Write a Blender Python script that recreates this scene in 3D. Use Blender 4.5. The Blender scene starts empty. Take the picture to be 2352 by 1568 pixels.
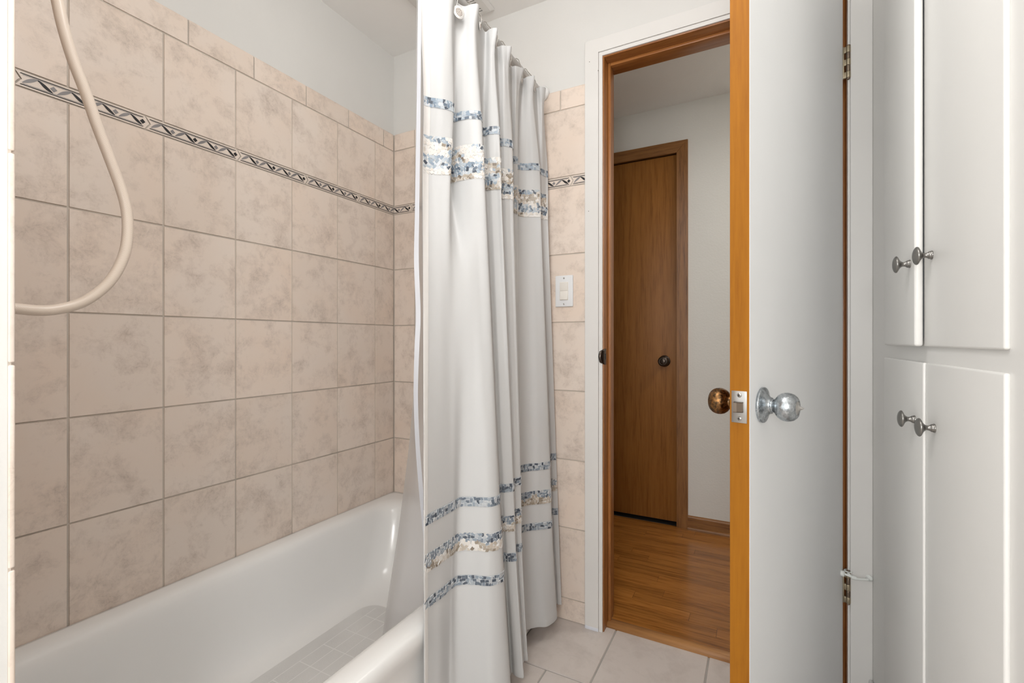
import bpy, bmesh, math, random
from mathutils import Vector, Matrix

random.seed(7)
SC = bpy.context.scene
COL = SC.collection
PI = math.pi

# ---------------------------------------------------------------- camera
cam_d = bpy.data.cameras.new('camera')
cam_o = bpy.data.objects.new('camera', cam_d)
COL.objects.link(cam_o)
cam_o.location = (1.4638, 0.0, 1.0355)
cam_o.rotation_euler = (PI / 2, 0, math.radians(27.8555))
cam_d.sensor_width = 36.0
cam_d.lens = 16.393
cam_d.shift_y = -2.5 / 2352
cam_d.clip_start = 0.01
SC.camera = cam_o

# ---------------------------------------------------------------- view, world and room lights
SC.view_settings.view_transform = 'Standard'
SC.view_settings.look = 'None'
SC.view_settings.gamma = 1.0
SC.view_settings.use_curve_mapping = False
SC.view_settings.exposure = 0.0

W = bpy.data.worlds.new('world')
SC.world = W
W.use_nodes = True
W.node_tree.nodes['Background'].inputs[0].default_value = (0.75, 0.85, 1.0, 1)
W.node_tree.nodes['Background'].inputs[1].default_value = 1.0


def area(name, loc, rot, sx, sy, power, col):
    d = bpy.data.lights.new(name, 'AREA')
    d.shape = 'RECTANGLE'
    d.size = sx
    d.size_y = sy
    d.energy = power
    d.color = col
    o = bpy.data.objects.new(name, d)
    COL.objects.link(o)
    o.location = loc
    o.rotation_euler = rot
    return o


# soft fill added behind the camera, then daylight of an unseen side window
area('rear_fill', (1.25, -1.17, 1.15), (PI / 2, 0, 0), 1.15, 1.5, 4.0, (0.90, 0.95, 1.0))
area('side_window_daylight', (0.03, -0.70, 1.30), (0, -PI / 2, 0), 1.3, 0.9, 5.5, (0.88, 0.94, 1.0))


def globe(name, loc, radius, power, col):
    d = bpy.data.lights.new(name, 'POINT')
    d.shadow_soft_size = radius
    d.energy = power
    d.color = col
    o = bpy.data.objects.new(name, d)
    COL.objects.link(o)
    o.location = loc
    return o


# opal globe lamp under the bathroom ceiling, above the frame of the picture
globe('ceiling_globe', (1.08, 0.50, 2.08), 0.17, 13.5, (1.0, 0.992, 0.985))
# fill globe added behind the camera, no fixture there
globe('rear_fill_globe', (1.52, -0.75, 1.30), 0.15, 33.0, (1.0, 0.992, 0.985))
# hallway ceiling lamp, out of sight to the right of the doorway
area('hall_light', (2.15, 2.2, 2.30), (0, 0, 0), 0.35, 0.35, 9.5, (1.0, 0.95, 0.88))


# ---------------------------------------------------------------- materials
def new_mat(name):
    m = bpy.data.materials.new(name)
    m.use_nodes = True
    nt = m.node_tree
    return m, nt, nt.nodes['Principled BSDF']


def nd(nt, kind, **kw):
    n = nt.nodes.new(kind)
    for k, v in kw.items():
        if k in n.inputs:
            n.inputs[k].default_value = v
        else:
            setattr(n, k, v)
    return n


def ramp(nt, stops):
    r = nt.nodes.new('ShaderNodeValToRGB')
    e = r.color_ramp.elements
    e[0].position, e[0].color = stops[0][0], (*stops[0][1], 1)
    e[1].position, e[1].color = stops[-1][0], (*stops[-1][1], 1)
    for p, c in stops[1:-1]:
        k = e.new(p)
        k.color = (*c, 1)
    return r


def plain(name, col, rough=0.5, metal=0.0, bump=0.0, bscale=200.0, var=0.0):
    m, nt, b = new_mat(name)
    b.inputs['Roughness'].default_value = rough
    b.inputs['Metallic'].default_value = metal
    tc = nd(nt, 'ShaderNodeTexCoord')
    nz = nd(nt, 'ShaderNodeTexNoise', Scale=6.0, Detail=4.0)
    nt.links.new(tc.outputs['Object'], nz.inputs['Vector'])
    v = var
    r = ramp(nt, [(0.35, tuple(c * (1 - v) for c in col)), (0.65, tuple(min(1, c * (1 + v)) for c in col))])
    nt.links.new(nz.outputs['Fac'], r.inputs[0])
    nt.links.new(r.outputs[0], b.inputs['Base Color'])
    if bump:
        n2 = nd(nt, 'ShaderNodeTexNoise', Scale=bscale, Detail=3.0)
        nt.links.new(tc.outputs['Object'], n2.inputs['Vector'])
        bp = nd(nt, 'ShaderNodeBump', Strength=bump, Distance=0.002)
        nt.links.new(n2.outputs['Fac'], bp.inputs['Height'])
        nt.links.new(bp.outputs[0], b.inputs['Normal'])
    return m


def tile_mat(name, base, dark, warm, scale=1.0, rough=0.38, soft=False):
    """glazed stone-look tile; every tile carries its own 'rnd' offset"""
    m, nt, b = new_mat(name)
    b.inputs['Roughness'].default_value = rough
    tc = nd(nt, 'ShaderNodeTexCoord')
    at = nd(nt, 'ShaderNodeAttribute', attribute_name='rnd')
    mul = nd(nt, 'ShaderNodeVectorMath', operation='SCALE')
    mul.inputs['Scale'].default_value = 9.0
    nt.links.new(at.outputs['Vector'], mul.inputs[0])
    add = nd(nt, 'ShaderNodeVectorMath', operation='ADD')
    nt.links.new(tc.outputs['Object'], add.inputs[0])
    nt.links.new(mul.outputs[0], add.inputs[1])
    n1 = nd(nt, 'ShaderNodeTexNoise', Scale=12.5 * scale, Detail=10.0, Roughness=0.72, Distortion=0.2)
    n2 = nd(nt, 'ShaderNodeTexNoise', Scale=4.5 * scale, Detail=3.0, Roughness=0.5, Distortion=0.3)
    n3 = nd(nt, 'ShaderNodeTexNoise', Scale=38.0 * scale, Detail=6.0, Roughness=0.6, Distortion=1.2)
    for n in (n1, n2, n3):
        nt.links.new(add.outputs[0], n.inputs['Vector'])
    r1 = ramp(nt, [(0.47, (0, 0, 0)), (0.57, (0.42, 0.42, 0.42)), (0.72, (1, 1, 1))])
    nt.links.new(n1.outputs['Fac'], r1.inputs[0])
    r2 = ramp(nt, [(0.35, (0, 0, 0)), (0.7, (1, 1, 1))])
    nt.links.new(n2.outputs['Fac'], r2.inputs[0])
    mixw = nd(nt, 'ShaderNodeMix', data_type='RGBA')
    mixw.inputs[6].default_value = (*base, 1)
    mixw.inputs[7].default_value = (*warm, 1)
    nt.links.new(r2.outputs[0], mixw.inputs[0])
    mixd = nd(nt, 'ShaderNodeMix', data_type='RGBA')
    mixd.inputs[7].default_value = (*dark, 1)
    nt.links.new(mixw.outputs[2], mixd.inputs[6])
    # curly veins, only inside the cloudy patches
    ridge = ramp(nt, [(0.455, (0, 0, 0)), (0.49, (1, 1, 1)), (0.51, (1, 1, 1)), (0.545, (0, 0, 0))])
    nt.links.new(n3.outputs['Fac'], ridge.inputs[0])
    vm = nd(nt, 'ShaderNodeMath', operation='MULTIPLY')
    nt.links.new(ridge.outputs[0], vm.inputs[0])
    nt.links.new(r1.outputs[0], vm.inputs[1])
    vs = nd(nt, 'ShaderNodeMath', operation='MULTIPLY_ADD')
    vs.inputs[1].default_value = 0.0 if soft else 0.55
    nt.links.new(vm.outputs[0], vs.inputs[0])
    f0 = nd(nt, 'ShaderNodeMath', operation='MULTIPLY')
    f0.inputs[1].default_value = 0.8 if soft else 0.8
    nt.links.new(r1.outputs[0], f0.inputs[0])
    nt.links.new(f0.outputs[0], vs.inputs[2])
    nt.links.new(vs.outputs[0], mixd.inputs[0])
    vs.use_clamp = True
    # tile to tile tone
    hs = nd(nt, 'ShaderNodeHueSaturation')
    sx = nd(nt, 'ShaderNodeSeparateXYZ')
    nt.links.new(at.outputs['Vector'], sx.inputs[0])
    mr = nd(nt, 'ShaderNodeMapRange')
    mr.inputs['To Min'].default_value = 0.965
    mr.inputs['To Max'].default_value = 1.03
    nt.links.new(sx.outputs[0], mr.inputs[0])
    nt.links.new(mr.outputs[0], hs.inputs['Value'])
    nt.links.new(mixd.outputs[2], hs.inputs['Color'])
    nt.links.new(hs.outputs[0], b.inputs['Base Color'])
    bp = nd(nt, 'ShaderNodeBump', Strength=0.12, Distance=0.001)
    nt.links.new(n1.outputs['Fac'], bp.inputs['Height'])
    nt.links.new(bp.outputs[0], b.inputs['Normal'])
    return m


def wood_mat(name, light, dark, axis='Z', rough=0.35, grain=1.0, var=0.0, flow=0.5, spec=0.5):
    m, nt, b = new_mat(name)
    b.inputs['Specular IOR Level'].default_value = spec
    b.inputs['Roughness'].default_value = rough
    tc = nd(nt, 'ShaderNodeTexCoord')
    at = nd(nt, 'ShaderNodeAttribute', attribute_name='rnd')
    mul = nd(nt, 'ShaderNodeVectorMath', operation='SCALE')
    mul.inputs['Scale'].default_value = 11.0
    nt.links.new(at.outputs['Vector'], mul.inputs[0])
    add = nd(nt, 'ShaderNodeVectorMath', operation='ADD')
    nt.links.new(tc.outputs['Object'], add.inputs[0])
    nt.links.new(mul.outputs[0], add.inputs[1])
    s = {'X': (0.06, 1, 1), 'Y': (1, 0.06, 1), 'Z': (1, 1, 0.06)}[axis]
    mp = nd(nt, 'ShaderNodeMapping')
    mp.inputs['Scale'].default_value = s
    nt.links.new(add.outputs[0], mp.inputs['Vector'])
    n1 = nd(nt, 'ShaderNodeTexNoise', Scale=26.0 * grain, Detail=3.0, Roughness=0.5, Distortion=flow)
    n2 = nd(nt, 'ShaderNodeTexNoise', Scale=170.0 * grain, Detail=5.0, Roughness=0.65, Distortion=0.2)
    nt.links.new(mp.outputs[0], n1.inputs['Vector'])
    nt.links.new(mp.outputs[0], n2.inputs['Vector'])
    mx = nd(nt, 'ShaderNodeMath', operation='MULTIPLY_ADD')
    mx.inputs[1].default_value = 0.55
    nt.links.new(n2.outputs['Fac'], mx.inputs[0])
    m2 = nd(nt, 'ShaderNodeMath', operation='MULTIPLY')
    m2.inputs[1].default_value = 0.45
    nt.links.new(n1.outputs['Fac'], m2.inputs[0])
    nt.links.new(m2.outputs[0], mx.inputs[2])
    r = ramp(nt, [(0.36, dark), (0.5, tuple((a + c * 2) / 3 for a, c in zip(dark, light))), (0.62, light)])
    nt.links.new(mx.outputs[0], r.inputs[0])
    hs = nd(nt, 'ShaderNodeHueSaturation')
    sx = nd(nt, 'ShaderNodeSeparateXYZ')
    nt.links.new(at.outputs['Vector'], sx.inputs[0])
    mr = nd(nt, 'ShaderNodeMapRange')
    mr.inputs['To Min'].default_value = 1 - var
    mr.inputs['To Max'].default_value = 1 + var
    nt.links.new(sx.outputs[0], mr.inputs[0])
    nt.links.new(mr.outputs[0], hs.inputs['Value'])
    nt.links.new(r.outputs[0], hs.inputs['Color'])
    nt.links.new(hs.outputs[0], b.inputs['Base Color'])
    bp = nd(nt, 'ShaderNodeBump', Strength=0.08, Distance=0.001)
    nt.links.new(mx.outputs[0], bp.inputs['Height'])
    nt.links.new(bp.outputs[0], b.inputs['Normal'])
    return m


def patina_mat(name, c1, c2, rough=0.32, scale=90.0):
    m, nt, b = new_mat(name)
    b.inputs['Metallic'].default_value = 1.0
    tc = nd(nt, 'ShaderNodeTexCoord')
    n = nd(nt, 'ShaderNodeTexNoise', Scale=scale, Detail=4.0, Roughness=0.55, Distortion=0.25)
    nt.links.new(tc.outputs['Object'], n.inputs['Vector'])
    r = ramp(nt, [(0.36, c1), (0.66, c2)])
    nt.links.new(n.outputs['Fac'], r.inputs[0])
    nt.links.new(r.outputs[0], b.inputs['Base Color'])
    r2 = ramp(nt, [(0.4, (rough * .7,) * 3), (0.65, (rough * 1.3,) * 3)])
    nt.links.new(n.outputs['Fac'], r2.inputs[0])
    nt.links.new(r2.outputs[0], b.inputs['Roughness'])
    bp = nd(nt, 'ShaderNodeBump', Strength=0.35, Distance=0.0012)
    nt.links.new(n.outputs['Fac'], bp.inputs['Height'])
    nt.links.new(bp.outputs[0], b.inputs['Normal'])
    return m


def cloth_mat(name, col, rough=0.5, transl=0.25, clear=0.0, weave=900.0):
    m, nt, b = new_mat(name)
    b.inputs['Base Color'].default_value = (*col, 1)
    b.inputs['Roughness'].default_value = rough
    tc = nd(nt, 'ShaderNodeTexCoord')
    wv = nd(nt, 'ShaderNodeTexNoise', Scale=weave, Detail=2.0)
    nt.links.new(tc.outputs['Object'], wv.inputs['Vector'])
    bp = nd(nt, 'ShaderNodeBump', Strength=0.05, Distance=0.0008)
    nt.links.new(wv.outputs['Fac'], bp.inputs['Height'])
    nt.links.new(bp.outputs[0], b.inputs['Normal'])
    tr = nd(nt, 'ShaderNodeBsdfTranslucent')
    tr.inputs[0].default_value = (*col, 1)
    mx = nd(nt, 'ShaderNodeMixShader')
    mx.inputs[0].default_value = transl
    nt.links.new(b.outputs[0], mx.inputs[1])
    nt.links.new(tr.outputs[0], mx.inputs[2])
    out = nt.nodes['Material Output']
    last = mx
    if clear:
        tp = nd(nt, 'ShaderNodeBsdfTransparent')
        m3 = nd(nt, 'ShaderNodeMixShader')
        m3.inputs[0].default_value = clear
        nt.links.new(mx.outputs[0], m3.inputs[1])
        nt.links.new(tp.outputs[0], m3.inputs[2])
        last = m3
    nt.links.new(last.outputs[0], out.inputs['Surface'])
    return m


def attr_mat(name, rough=0.35):
    m, nt, b = new_mat(name)
    at = nd(nt, 'ShaderNodeAttribute', attribute_name='rnd')
    nt.links.new(at.outputs['Color'], b.inputs['Base Color'])
    b.inputs['Roughness'].default_value = rough
    tc = nd(nt, 'ShaderNodeTexCoord')
    n = nd(nt, 'ShaderNodeTexNoise', Scale=700.0, Detail=2.0)
    nt.links.new(tc.outputs['Object'], n.inputs['Vector'])
    bp = nd(nt, 'ShaderNodeBump', Strength=0.15, Distance=0.0008)
    nt.links.new(n.outputs['Fac'], bp.inputs['Height'])
    nt.links.new(bp.outputs[0], b.inputs['Normal'])
    return m


M = {}
M['wall'] = plain('wall_paint', (0.70, 0.69, 0.665), 0.6, bump=0.10, bscale=160, var=0.008)
M['hallwall'] = plain('hall_wall_paint', (0.74, 0.735, 0.70), 0.7, bump=0.35, bscale=130, var=0.01)
M['hallceiling'] = plain('hall_ceiling_paint', (0.88, 0.87, 0.85), 0.75, bump=0.3, bscale=130, var=0.01)
M['ceiling'] = plain('ceiling_paint', (0.88, 0.865, 0.84), 0.75, bump=0.1, bscale=150, var=0.008)
M['trim'] = plain('trim_paint', (0.74, 0.725, 0.70), 0.35, var=0.012)
M['raw'] = plain('bare_primed_wood', (0.72, 0.74, 0.80), 0.6, var=0.03)
M['doorpaint'] = plain('door_paint', (0.86, 0.865, 0.865), 0.42, bump=0.03, bscale=60, var=0.008)
M['cabpaint'] = plain('cabinet_paint', (0.80, 0.785, 0.755), 0.33, bump=0.03, bscale=70, var=0.008)
M['tile'] = tile_mat('wall_tile', (0.785, 0.685, 0.605), (0.57, 0.475, 0.405), (0.785, 0.655, 0.555))
M['floortile'] = tile_mat('floor_tile', (0.63, 0.575, 0.54), (0.49, 0.435, 0.40), (0.61, 0.55, 0.51), 0.7, 0.45, soft=True)
M['grout'] = plain('grout', (0.55, 0.485, 0.42), 0.85, bump=0.3, bscale=400, var=0.10)
M['floorgrout'] = plain('floor_grout', (0.36, 0.335, 0.31), 0.85, bump=0.3, bscale=400, var=0.06)
M['bcream'] = plain('border_cream', (0.76, 0.66, 0.575), 0.35, var=0.02)
M['bblack'] = plain('border_black', (0.012, 0.011, 0.012), 0.6)
M['bgrey'] = plain('border_grey', (0.24, 0.225, 0.225), 0.35, var=0.15)
M['tub'] = plain('tub_enamel', (0.84, 0.835, 0.82), 0.16, var=0.006)
M['mat'] = plain('non_slip_enamel', (0.68, 0.675, 0.66), 0.6, bump=0.2, bscale=300, var=0.05)
M['matline'] = plain('non_slip_line', (0.80, 0.795, 0.78), 0.4)
M['hose'] = None
M['curtain'] = cloth_mat('curtain_cloth', (0.78, 0.78, 0.775), 0.42, 0.36)
M['hem'] = cloth_mat('curtain_hem', (0.79, 0.765, 0.735), 0.45, 0.15)
M['liner'] = cloth_mat('liner_film', (0.84, 0.85, 0.87), 0.3, 0.55, clear=0.30, weave=60)
M['linerhem'] = cloth_mat('liner_hem', (0.74, 0.76, 0.82), 0.35, 0.4, clear=0.12)
M['mosaic'] = attr_mat('mosaic_satin', 0.34)
M['rod'] = plain('rod_white', (0.80, 0.80, 0.79), 0.3)
M['chrome'] = plain('ring_metal', (0.55, 0.53, 0.50), 0.18, 1.0)
M['disc'] = plain('clear_disc', (0.82, 0.80, 0.77), 0.2)
M['bead'] = plain('beads', (0.42, 0.37, 0.33), 0.25, 0.6, var=0.3)
M['vent'] = plain('vent_plastic', (0.72, 0.70, 0.67), 0.5)
M['dark'] = plain('dark_void', (0.03, 0.028, 0.025), 0.8)  # near-black paint, stands in for shade in gaps and recesses
M['doorwood'] = wood_mat('door_edge_wood', (0.345, 0.130, 0.008), (0.265, 0.092, 0.005), 'Z', 0.6, 1.0, spec=0.2)
M['jambwood'] = wood_mat('jamb_wood', (0.37, 0.15, 0.04), (0.21, 0.07, 0.016), 'Z', 0.33, 1.2)
M['headwood'] = wood_mat('head_wood', (0.42, 0.175, 0.05), (0.25, 0.085, 0.02), 'X', 0.33, 1.2)
M['closet'] = wood_mat('closet_door_wood', (0.31, 0.130, 0.030), (0.205, 0.078, 0.014), 'Z', 0.42, 0.8, flow=1.6, spec=0.25)
M['oakz'] = wood_mat('oak_casing_upright', (0.30, 0.135, 0.040), (0.12, 0.045, 0.010), 'Z', 0.4, 1.0, flow=1.2)
M['oakx'] = wood_mat('oak_casing_level', (0.30, 0.135, 0.040), (0.12, 0.045, 0.010), 'X', 0.4, 1.0, flow=1.2)
M['plank'] = wood_mat('floor_plank', (0.37, 0.150, 0.032), (0.165, 0.056, 0.010), 'X', 0.20, 0.9, var=0.13, flow=1.0)
M['sill'] = wood_mat('threshold_wood', (0.46, 0.23, 0.085), (0.30, 0.13, 0.042), 'X', 0.45, 1.0)
M['pewter'] = plain('pewter', (0.27, 0.26, 0.245), 0.30, 1.0, var=0.04)
M['nickel'] = patina_mat('worn_nickel', (0.34, 0.37, 0.39), (0.52, 0.55, 0.575), 0.27, 170)
M['bronze'] = patina_mat('aged_bronze', (0.085, 0.055, 0.032), (0.33, 0.165, 0.06), 0.34, 190)
M['darkbronze'] = plain('dark_bronze', (0.075, 0.06, 0.05), 0.25, 0.9, var=0.2)
M['brass'] = plain('old_brass', (0.42, 0.36, 0.26), 0.38, 1.0, bump=0.2, bscale=700, var=0.15)
M['steel'] = plain('latch_steel', (0.50, 0.485, 0.465), 0.34, 1.0, var=0.08)
M['bolt'] = plain('latch_bolt', (0.24, 0.19, 0.15), 0.3, 1.0, var=0.1)
M['plate'] = plain('switch_plate', (0.78, 0.79, 0.80), 0.3)
M['rocker'] = plain('switch_rocker', (0.80, 0.765, 0.71), 0.3)
M['rubber'] = plain('white_rubber', (0.80, 0.82, 0.79), 0.5)
M['glass'] = plain('window_glass', (0.8, 0.85, 0.9), 0.05)


def hose_mat():
    m, nt, b = new_mat('hose_braid')
    b.inputs['Roughness'].default_value = 0.38
    uv = nd(nt, 'ShaderNodeUVMap', uv_map='braid')
    sx = nd(nt, 'ShaderNodeSeparateXYZ')
    nt.links.new(uv.outputs[0], sx.inputs[0])

    # herringbone braid: fold the angle coordinate, shear the length by it
    fr = nd(nt, 'ShaderNodeMath', operation='PINGPONG')
    fr.inputs[1].default_value = 0.5
    a1 = nd(nt, 'ShaderNodeMath', operation='MULTIPLY')
    a1.inputs[1].default_value = 5.0
    nt.links.new(sx.outputs[1], a1.inputs[0])
    nt.links.new(a1.outputs[0], fr.inputs[0])
    ad = nd(nt, 'ShaderNodeMath', operation='MULTIPLY_ADD')
    ad.inputs[1].default_value = 560.0
    nt.links.new(sx.outputs[0], ad.inputs[0])
    sc = nd(nt, 'ShaderNodeMath', operation='MULTIPLY')
    sc.inputs[1].default_value = 3.0
    nt.links.new(fr.outputs[0], sc.inputs[0])
    nt.links.new(sc.outputs[0], ad.inputs[2])
    wr = nd(nt, 'ShaderNodeMath', operation='FRACT')
    nt.links.new(ad.outputs[0], wr.inputs[0])
    r = ramp(nt, [(0.0, (0.58, 0.47, 0.38)), (0.3, (0.76, 0.66, 0.565)), (0.7, (0.80, 0.70, 0.61)), (1.0, (0.58, 0.47, 0.38))])
    nt.links.new(wr.outputs[0], r.inputs[0])
    nt.links.new(r.outputs[0], b.inputs['Base Color'])
    b.inputs['Coat Weight'].default_value = 0.12
    return m


M['hose'] = hose_mat()


# ---------------------------------------------------------------- mesh builder
class MB:
    """collects shapes (in world metres) and links them as ONE mesh object"""

    def __init__(self):
        self.v, self.f, self.m, self.a, self.s = [], [], [], [], []

    def face(self, idx, mat=0, attr=None, smooth=False):
        self.f.append(tuple(idx))
        self.m.append(mat)
        self.a.append(attr or (0.5, 0.5, 0.5))
        self.s.append(smooth)

    def add(self, verts, faces, mat=0, attr=None, smooth=False):
        b = len(self.v)
        self.v += [tuple(p) for p in verts]
        for f in faces:
            self.face([b + i for i in f], mat, attr, smooth)
        return self

    def box(self, x0, x1, y0, y1, z0, z1, mat=0, bev=0.0, attr=None, mtx=None, seg=2):
        bm = bmesh.new()
        bmesh.ops.create_cube(bm, size=1.0)
        for p in bm.verts:
            p.co = Vector(((x0 + x1) / 2 + p.co.x * (x1 - x0), (y0 + y1) / 2 + p.co.y * (y1 - y0), (z0 + z1) / 2 + p.co.z * (z1 - z0)))
        if bev > 0:
            bev = min(bev, 0.49 * min(x1 - x0, y1 - y0, z1 - z0))
            bmesh.ops.bevel(bm, geom=list(bm.edges), offset=bev, segments=seg, affect='EDGES', profile=0.5)
        if mtx:
            bm.transform(mtx)
        bm.verts.index_update()
        self.add([p.co[:] for p in bm.verts], [[p.index for p in f.verts] for f in bm.faces], mat, attr, bev > 0)
        bm.free()
        return self

    def loft(self, loops, mat=0, close=True, smooth=True, cap0=False, cap1=False, attr=None):
        n = len(loops[0])
        b = len(self.v)
        for lp in loops:
            self.v += [tuple(p) for p in lp]
        for i in range(len(loops) - 1):
            for j in range(n if close else n - 1):
                k = (j + 1) % n
                self.face((b + i * n + j, b + i * n + k, b + (i + 1) * n + k, b + (i + 1) * n + j), mat, attr, smooth)
        if cap0:
            self.face([b + j for j in range(n)][::-1], mat, attr, False)
        if cap1:
            self.face([b + (len(loops) - 1) * n + j for j in range(n)], mat, attr, False)
        return self

    def lathe(self, prof, origin, axis, mat=0, n=40):
        """prof = (radius, distance along axis) pairs"""
        a = Vector(axis).normalized()
        u = a.orthogonal().normalized()
        w = a.cross(u)
        o = Vector(origin)
        loops = []
        for r, d in prof:
            loops.append([o + a * d + (u * math.cos(t) + w * math.sin(t)) * max(r, 1e-5) for t in [2 * PI * k / n for k in range(n)]])
        self.loft(loops, mat, True, True)
        return self

    def tube(self, pts, r, mat=0, n=10, caps=True, taper=None, lenattr=False):
        pts = [Vector(p) for p in pts]
        loops = []
        t0 = (pts[1] - pts[0]).normalized()
        u = t0.orthogonal().normalized()
        L = 0.0
        Ls = []
        for i, p in enumerate(pts):
            t = (pts[min(i + 1, len(pts) - 1)] - pts[max(i - 1, 0)]).normalized()
            u = (u - t * u.dot(t)).normalized()
            w = t.cross(u)
            if i:
                L += (p - pts[i - 1]).length
            Ls.append(L)
            rr = r if taper is None else taper[i]
            loops.append([p + (u * math.cos(a) + w * math.sin(a)) * rr for a in [2 * PI * k / n for k in range(n)]])
        b0 = len(self.f)
        self.loft(loops, mat, True, True, caps, caps)
        return self

    def build(self, name, mats, parent=None, local=False):
        off = Vector((0, 0, 0))
        if parent is not None and not local:
            q = parent
            while q is not None:
                off += Vector(q.location)
                q = q.parent
        me = bpy.data.meshes.new(name)
        me.from_pydata([tuple(Vector(p) - off) for p in self.v], [], self.f)
        if not isinstance(mats, (list, tuple)):
            mats = [mats]
        for mm in mats:
            me.materials.append(mm)
        me.polygons.foreach_set('material_index', self.m)
        me.polygons.foreach_set('use_smooth', self.s)
        at = me.attributes.new('rnd', 'FLOAT_COLOR', 'FACE')
        flat = []
        for a in self.a:
            flat += [a[0], a[1], a[2], 1.0]
        at.data.foreach_set('color', flat)
        me.update()
        o = bpy.data.objects.new(name, me)
        COL.objects.link(o)
        if parent is not None:
            o.parent = parent
        return o


def rnd3():
    return (random.random(), random.random(), random.random())


def tag(o, label=None, cat=None, group=None, kind=None):
    if label:
        o['label'] = label
    if cat:
        o['category'] = cat
    if group:
        o['group'] = group
    if kind:
        o['kind'] = kind
    return o


def empty(name, loc, rz=0.0):
    o = bpy.data.objects.new(name, None)
    COL.objects.link(o)
    o.location = loc
    o.rotation_euler = (0, 0, rz)
    o.empty_display_size = 0.05
    return o


def spline(pts, n=8):
    """Catmull-Rom through pts (any dimension)"""
    out = []
    N = len(pts)
    for i in range(N - 1):
        p0, p1, p2, p3 = pts[max(i - 1, 0)], pts[i], pts[i + 1], pts[min(i + 2, N - 1)]
        for k in range(n):
            t = k / n
            out.append(tuple(0.5 * ((2 * b) + (-a + c) * t + (2 * a - 5 * b + 4 * c - d) * t * t + (-a + 3 * b - 3 * c + d) * t ** 3)
                             for a, b, c, d in zip(p0, p1, p2, p3)))
    out.append(tuple(pts[-1]))
    return out


# ================================================================ the room
YB = 1.622          # face of the tiles on the doorway wall
CZ = 2.327          # ceiling height
HY = 2.68           # far wall of the hallway
HZ = 0.018          # hallway floor stands a little higher
XR = 1.7438          # right wall / cabinet frame plane
JL, JR, JT = 0.979, 1.689, 2.041   # clear opening of the bathroom doorway


def struct(o, label=None, cat=None):
    return tag(o, label, cat, kind='structure')


# --- painted walls
wl = MB().box(-0.12, -0.006, -1.20, 1.628, 0.0, CZ).build('wall_left', M['wall'])
struct(wl, 'long painted wall beside the bathtub, beige tiles on its lower part', 'wall')
wb = MB()
wb.box(-0.12, JL - 0.02, 1.628, 1.740, 0.0, CZ)
wb.box(JL - 0.02, JR + 0.02, 1.628, 1.740, JT + 0.02, CZ)
wb.box(JR + 0.02, 2.62, 1.628, 1.740, 0.0, CZ)
wb = wb.build('wall_back', M['wall'])
struct(wb, 'painted wall with the open doorway, beige tiles left of the door', 'wall')
wr = MB().box(XR, XR + 0.1, -1.20, 0.655, 0.0, CZ).build('wall_right', M['wall'])
struct(wr, 'painted side wall next to the linen cabinet', 'wall')
WX0, WX1, WZ0, WZ1 = 0.25, 1.25, 1.05, 1.95
wf = MB()
wf.box(0.0, WX0, -1.30, -1.20, 0.0, CZ)
wf.box(WX1, XR, -1.30, -1.20, 0.0, CZ)
wf.box(WX0, WX1, -1.30, -1.20, 0.0, WZ0)
wf.box(WX0, WX1, -1.30, -1.20, WZ1, CZ)
wf = wf.build('wall_front', M['wall'])
struct(wf, 'painted wall behind the camera', 'wall')
wn = MB()  # unseen window frame, added to go with the rear fill light
for a, b, c, d in ((WX0, WX0 + .04, WZ0, WZ1), (WX1 - .04, WX1, WZ0, WZ1), (WX0 + .04, WX1 - .04, WZ0, WZ0 + .04), (WX0 + .04, WX1 - .04, WZ1 - .04, WZ1)):
    wn.box(a, b, -1.285, -1.215, c, d, bev=.003)
wn = wn.build('window_1', M['trim'])
struct(wn, 'white framed window added behind the camera, out of view', 'window')
MB().box(WX0 + .04, WX1 - .04, -1.262, -1.256, WZ0 + .04, WZ1 - .04).build('pane', M['glass'], wn)
ce = MB().box(-0.12, 2.74, -1.30, 1.684, CZ, CZ + 0.1).build('ceiling', M['ceiling'])
struct(ce, 'flat painted bathroom ceiling', 'ceiling')
ch = MB().box(-0.12, 2.74, 1.684, HY + 0.12, CZ, CZ + 0.1).build('ceiling_hall', M['hallceiling'])
struct(ch, 'flat painted hallway ceiling beyond the doorway', 'ceiling')

# --- hallway shell
wh = MB()
DX0, DX1, DT = 0.452, 1.075, 2.065
wh.box(-0.12, DX0 - .012, HY, HY + 0.11, 0.0, CZ)
wh.box(DX0 - .012, DX1 + .012, HY, HY + 0.11, DT + .012, CZ)
wh.box(DX1 + .012, 2.62, HY, HY + 0.11, 0.0, CZ)
wh = wh.build('wall_hall', M['hallwall'])
struct(wh, 'pale hallway wall with a closed wooden door', 'wall')
we = MB().box(-0.12, -0.02, 1.740, HY, 0.0, CZ).build('wall_hall_left', M['hallwall'])
struct(we, 'left end wall of the hallway', 'wall')
we = MB().box(2.62, 2.74, 1.628, HY + .11, 0.0, CZ).build('wall_hall_right', M['hallwall'])
struct(we, 'right end wall of the hallway', 'wall')
# dark sheet standing in for the closet's shade, so the gaps stay dark
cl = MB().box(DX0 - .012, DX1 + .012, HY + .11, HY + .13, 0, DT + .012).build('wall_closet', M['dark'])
struct(cl, 'dark sheet standing for the unlit closet behind the wooden hallway door', 'wall')

# --- floors
fl = MB()
fl.box(0.0, XR, -1.20, 1.660, -0.05, -0.0025, 1)
p = 0.3058
rows = [1.6535, 1.348, 1.348 - p, 1.348 - 2 * p, 1.348 - 3 * p, 1.348 - 4 * p, 1.348 - 5 * p, 1.348 - 6 * p, 1.348 - 7 * p, 1.348 - 8 * p]
g = 0.0035


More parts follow.
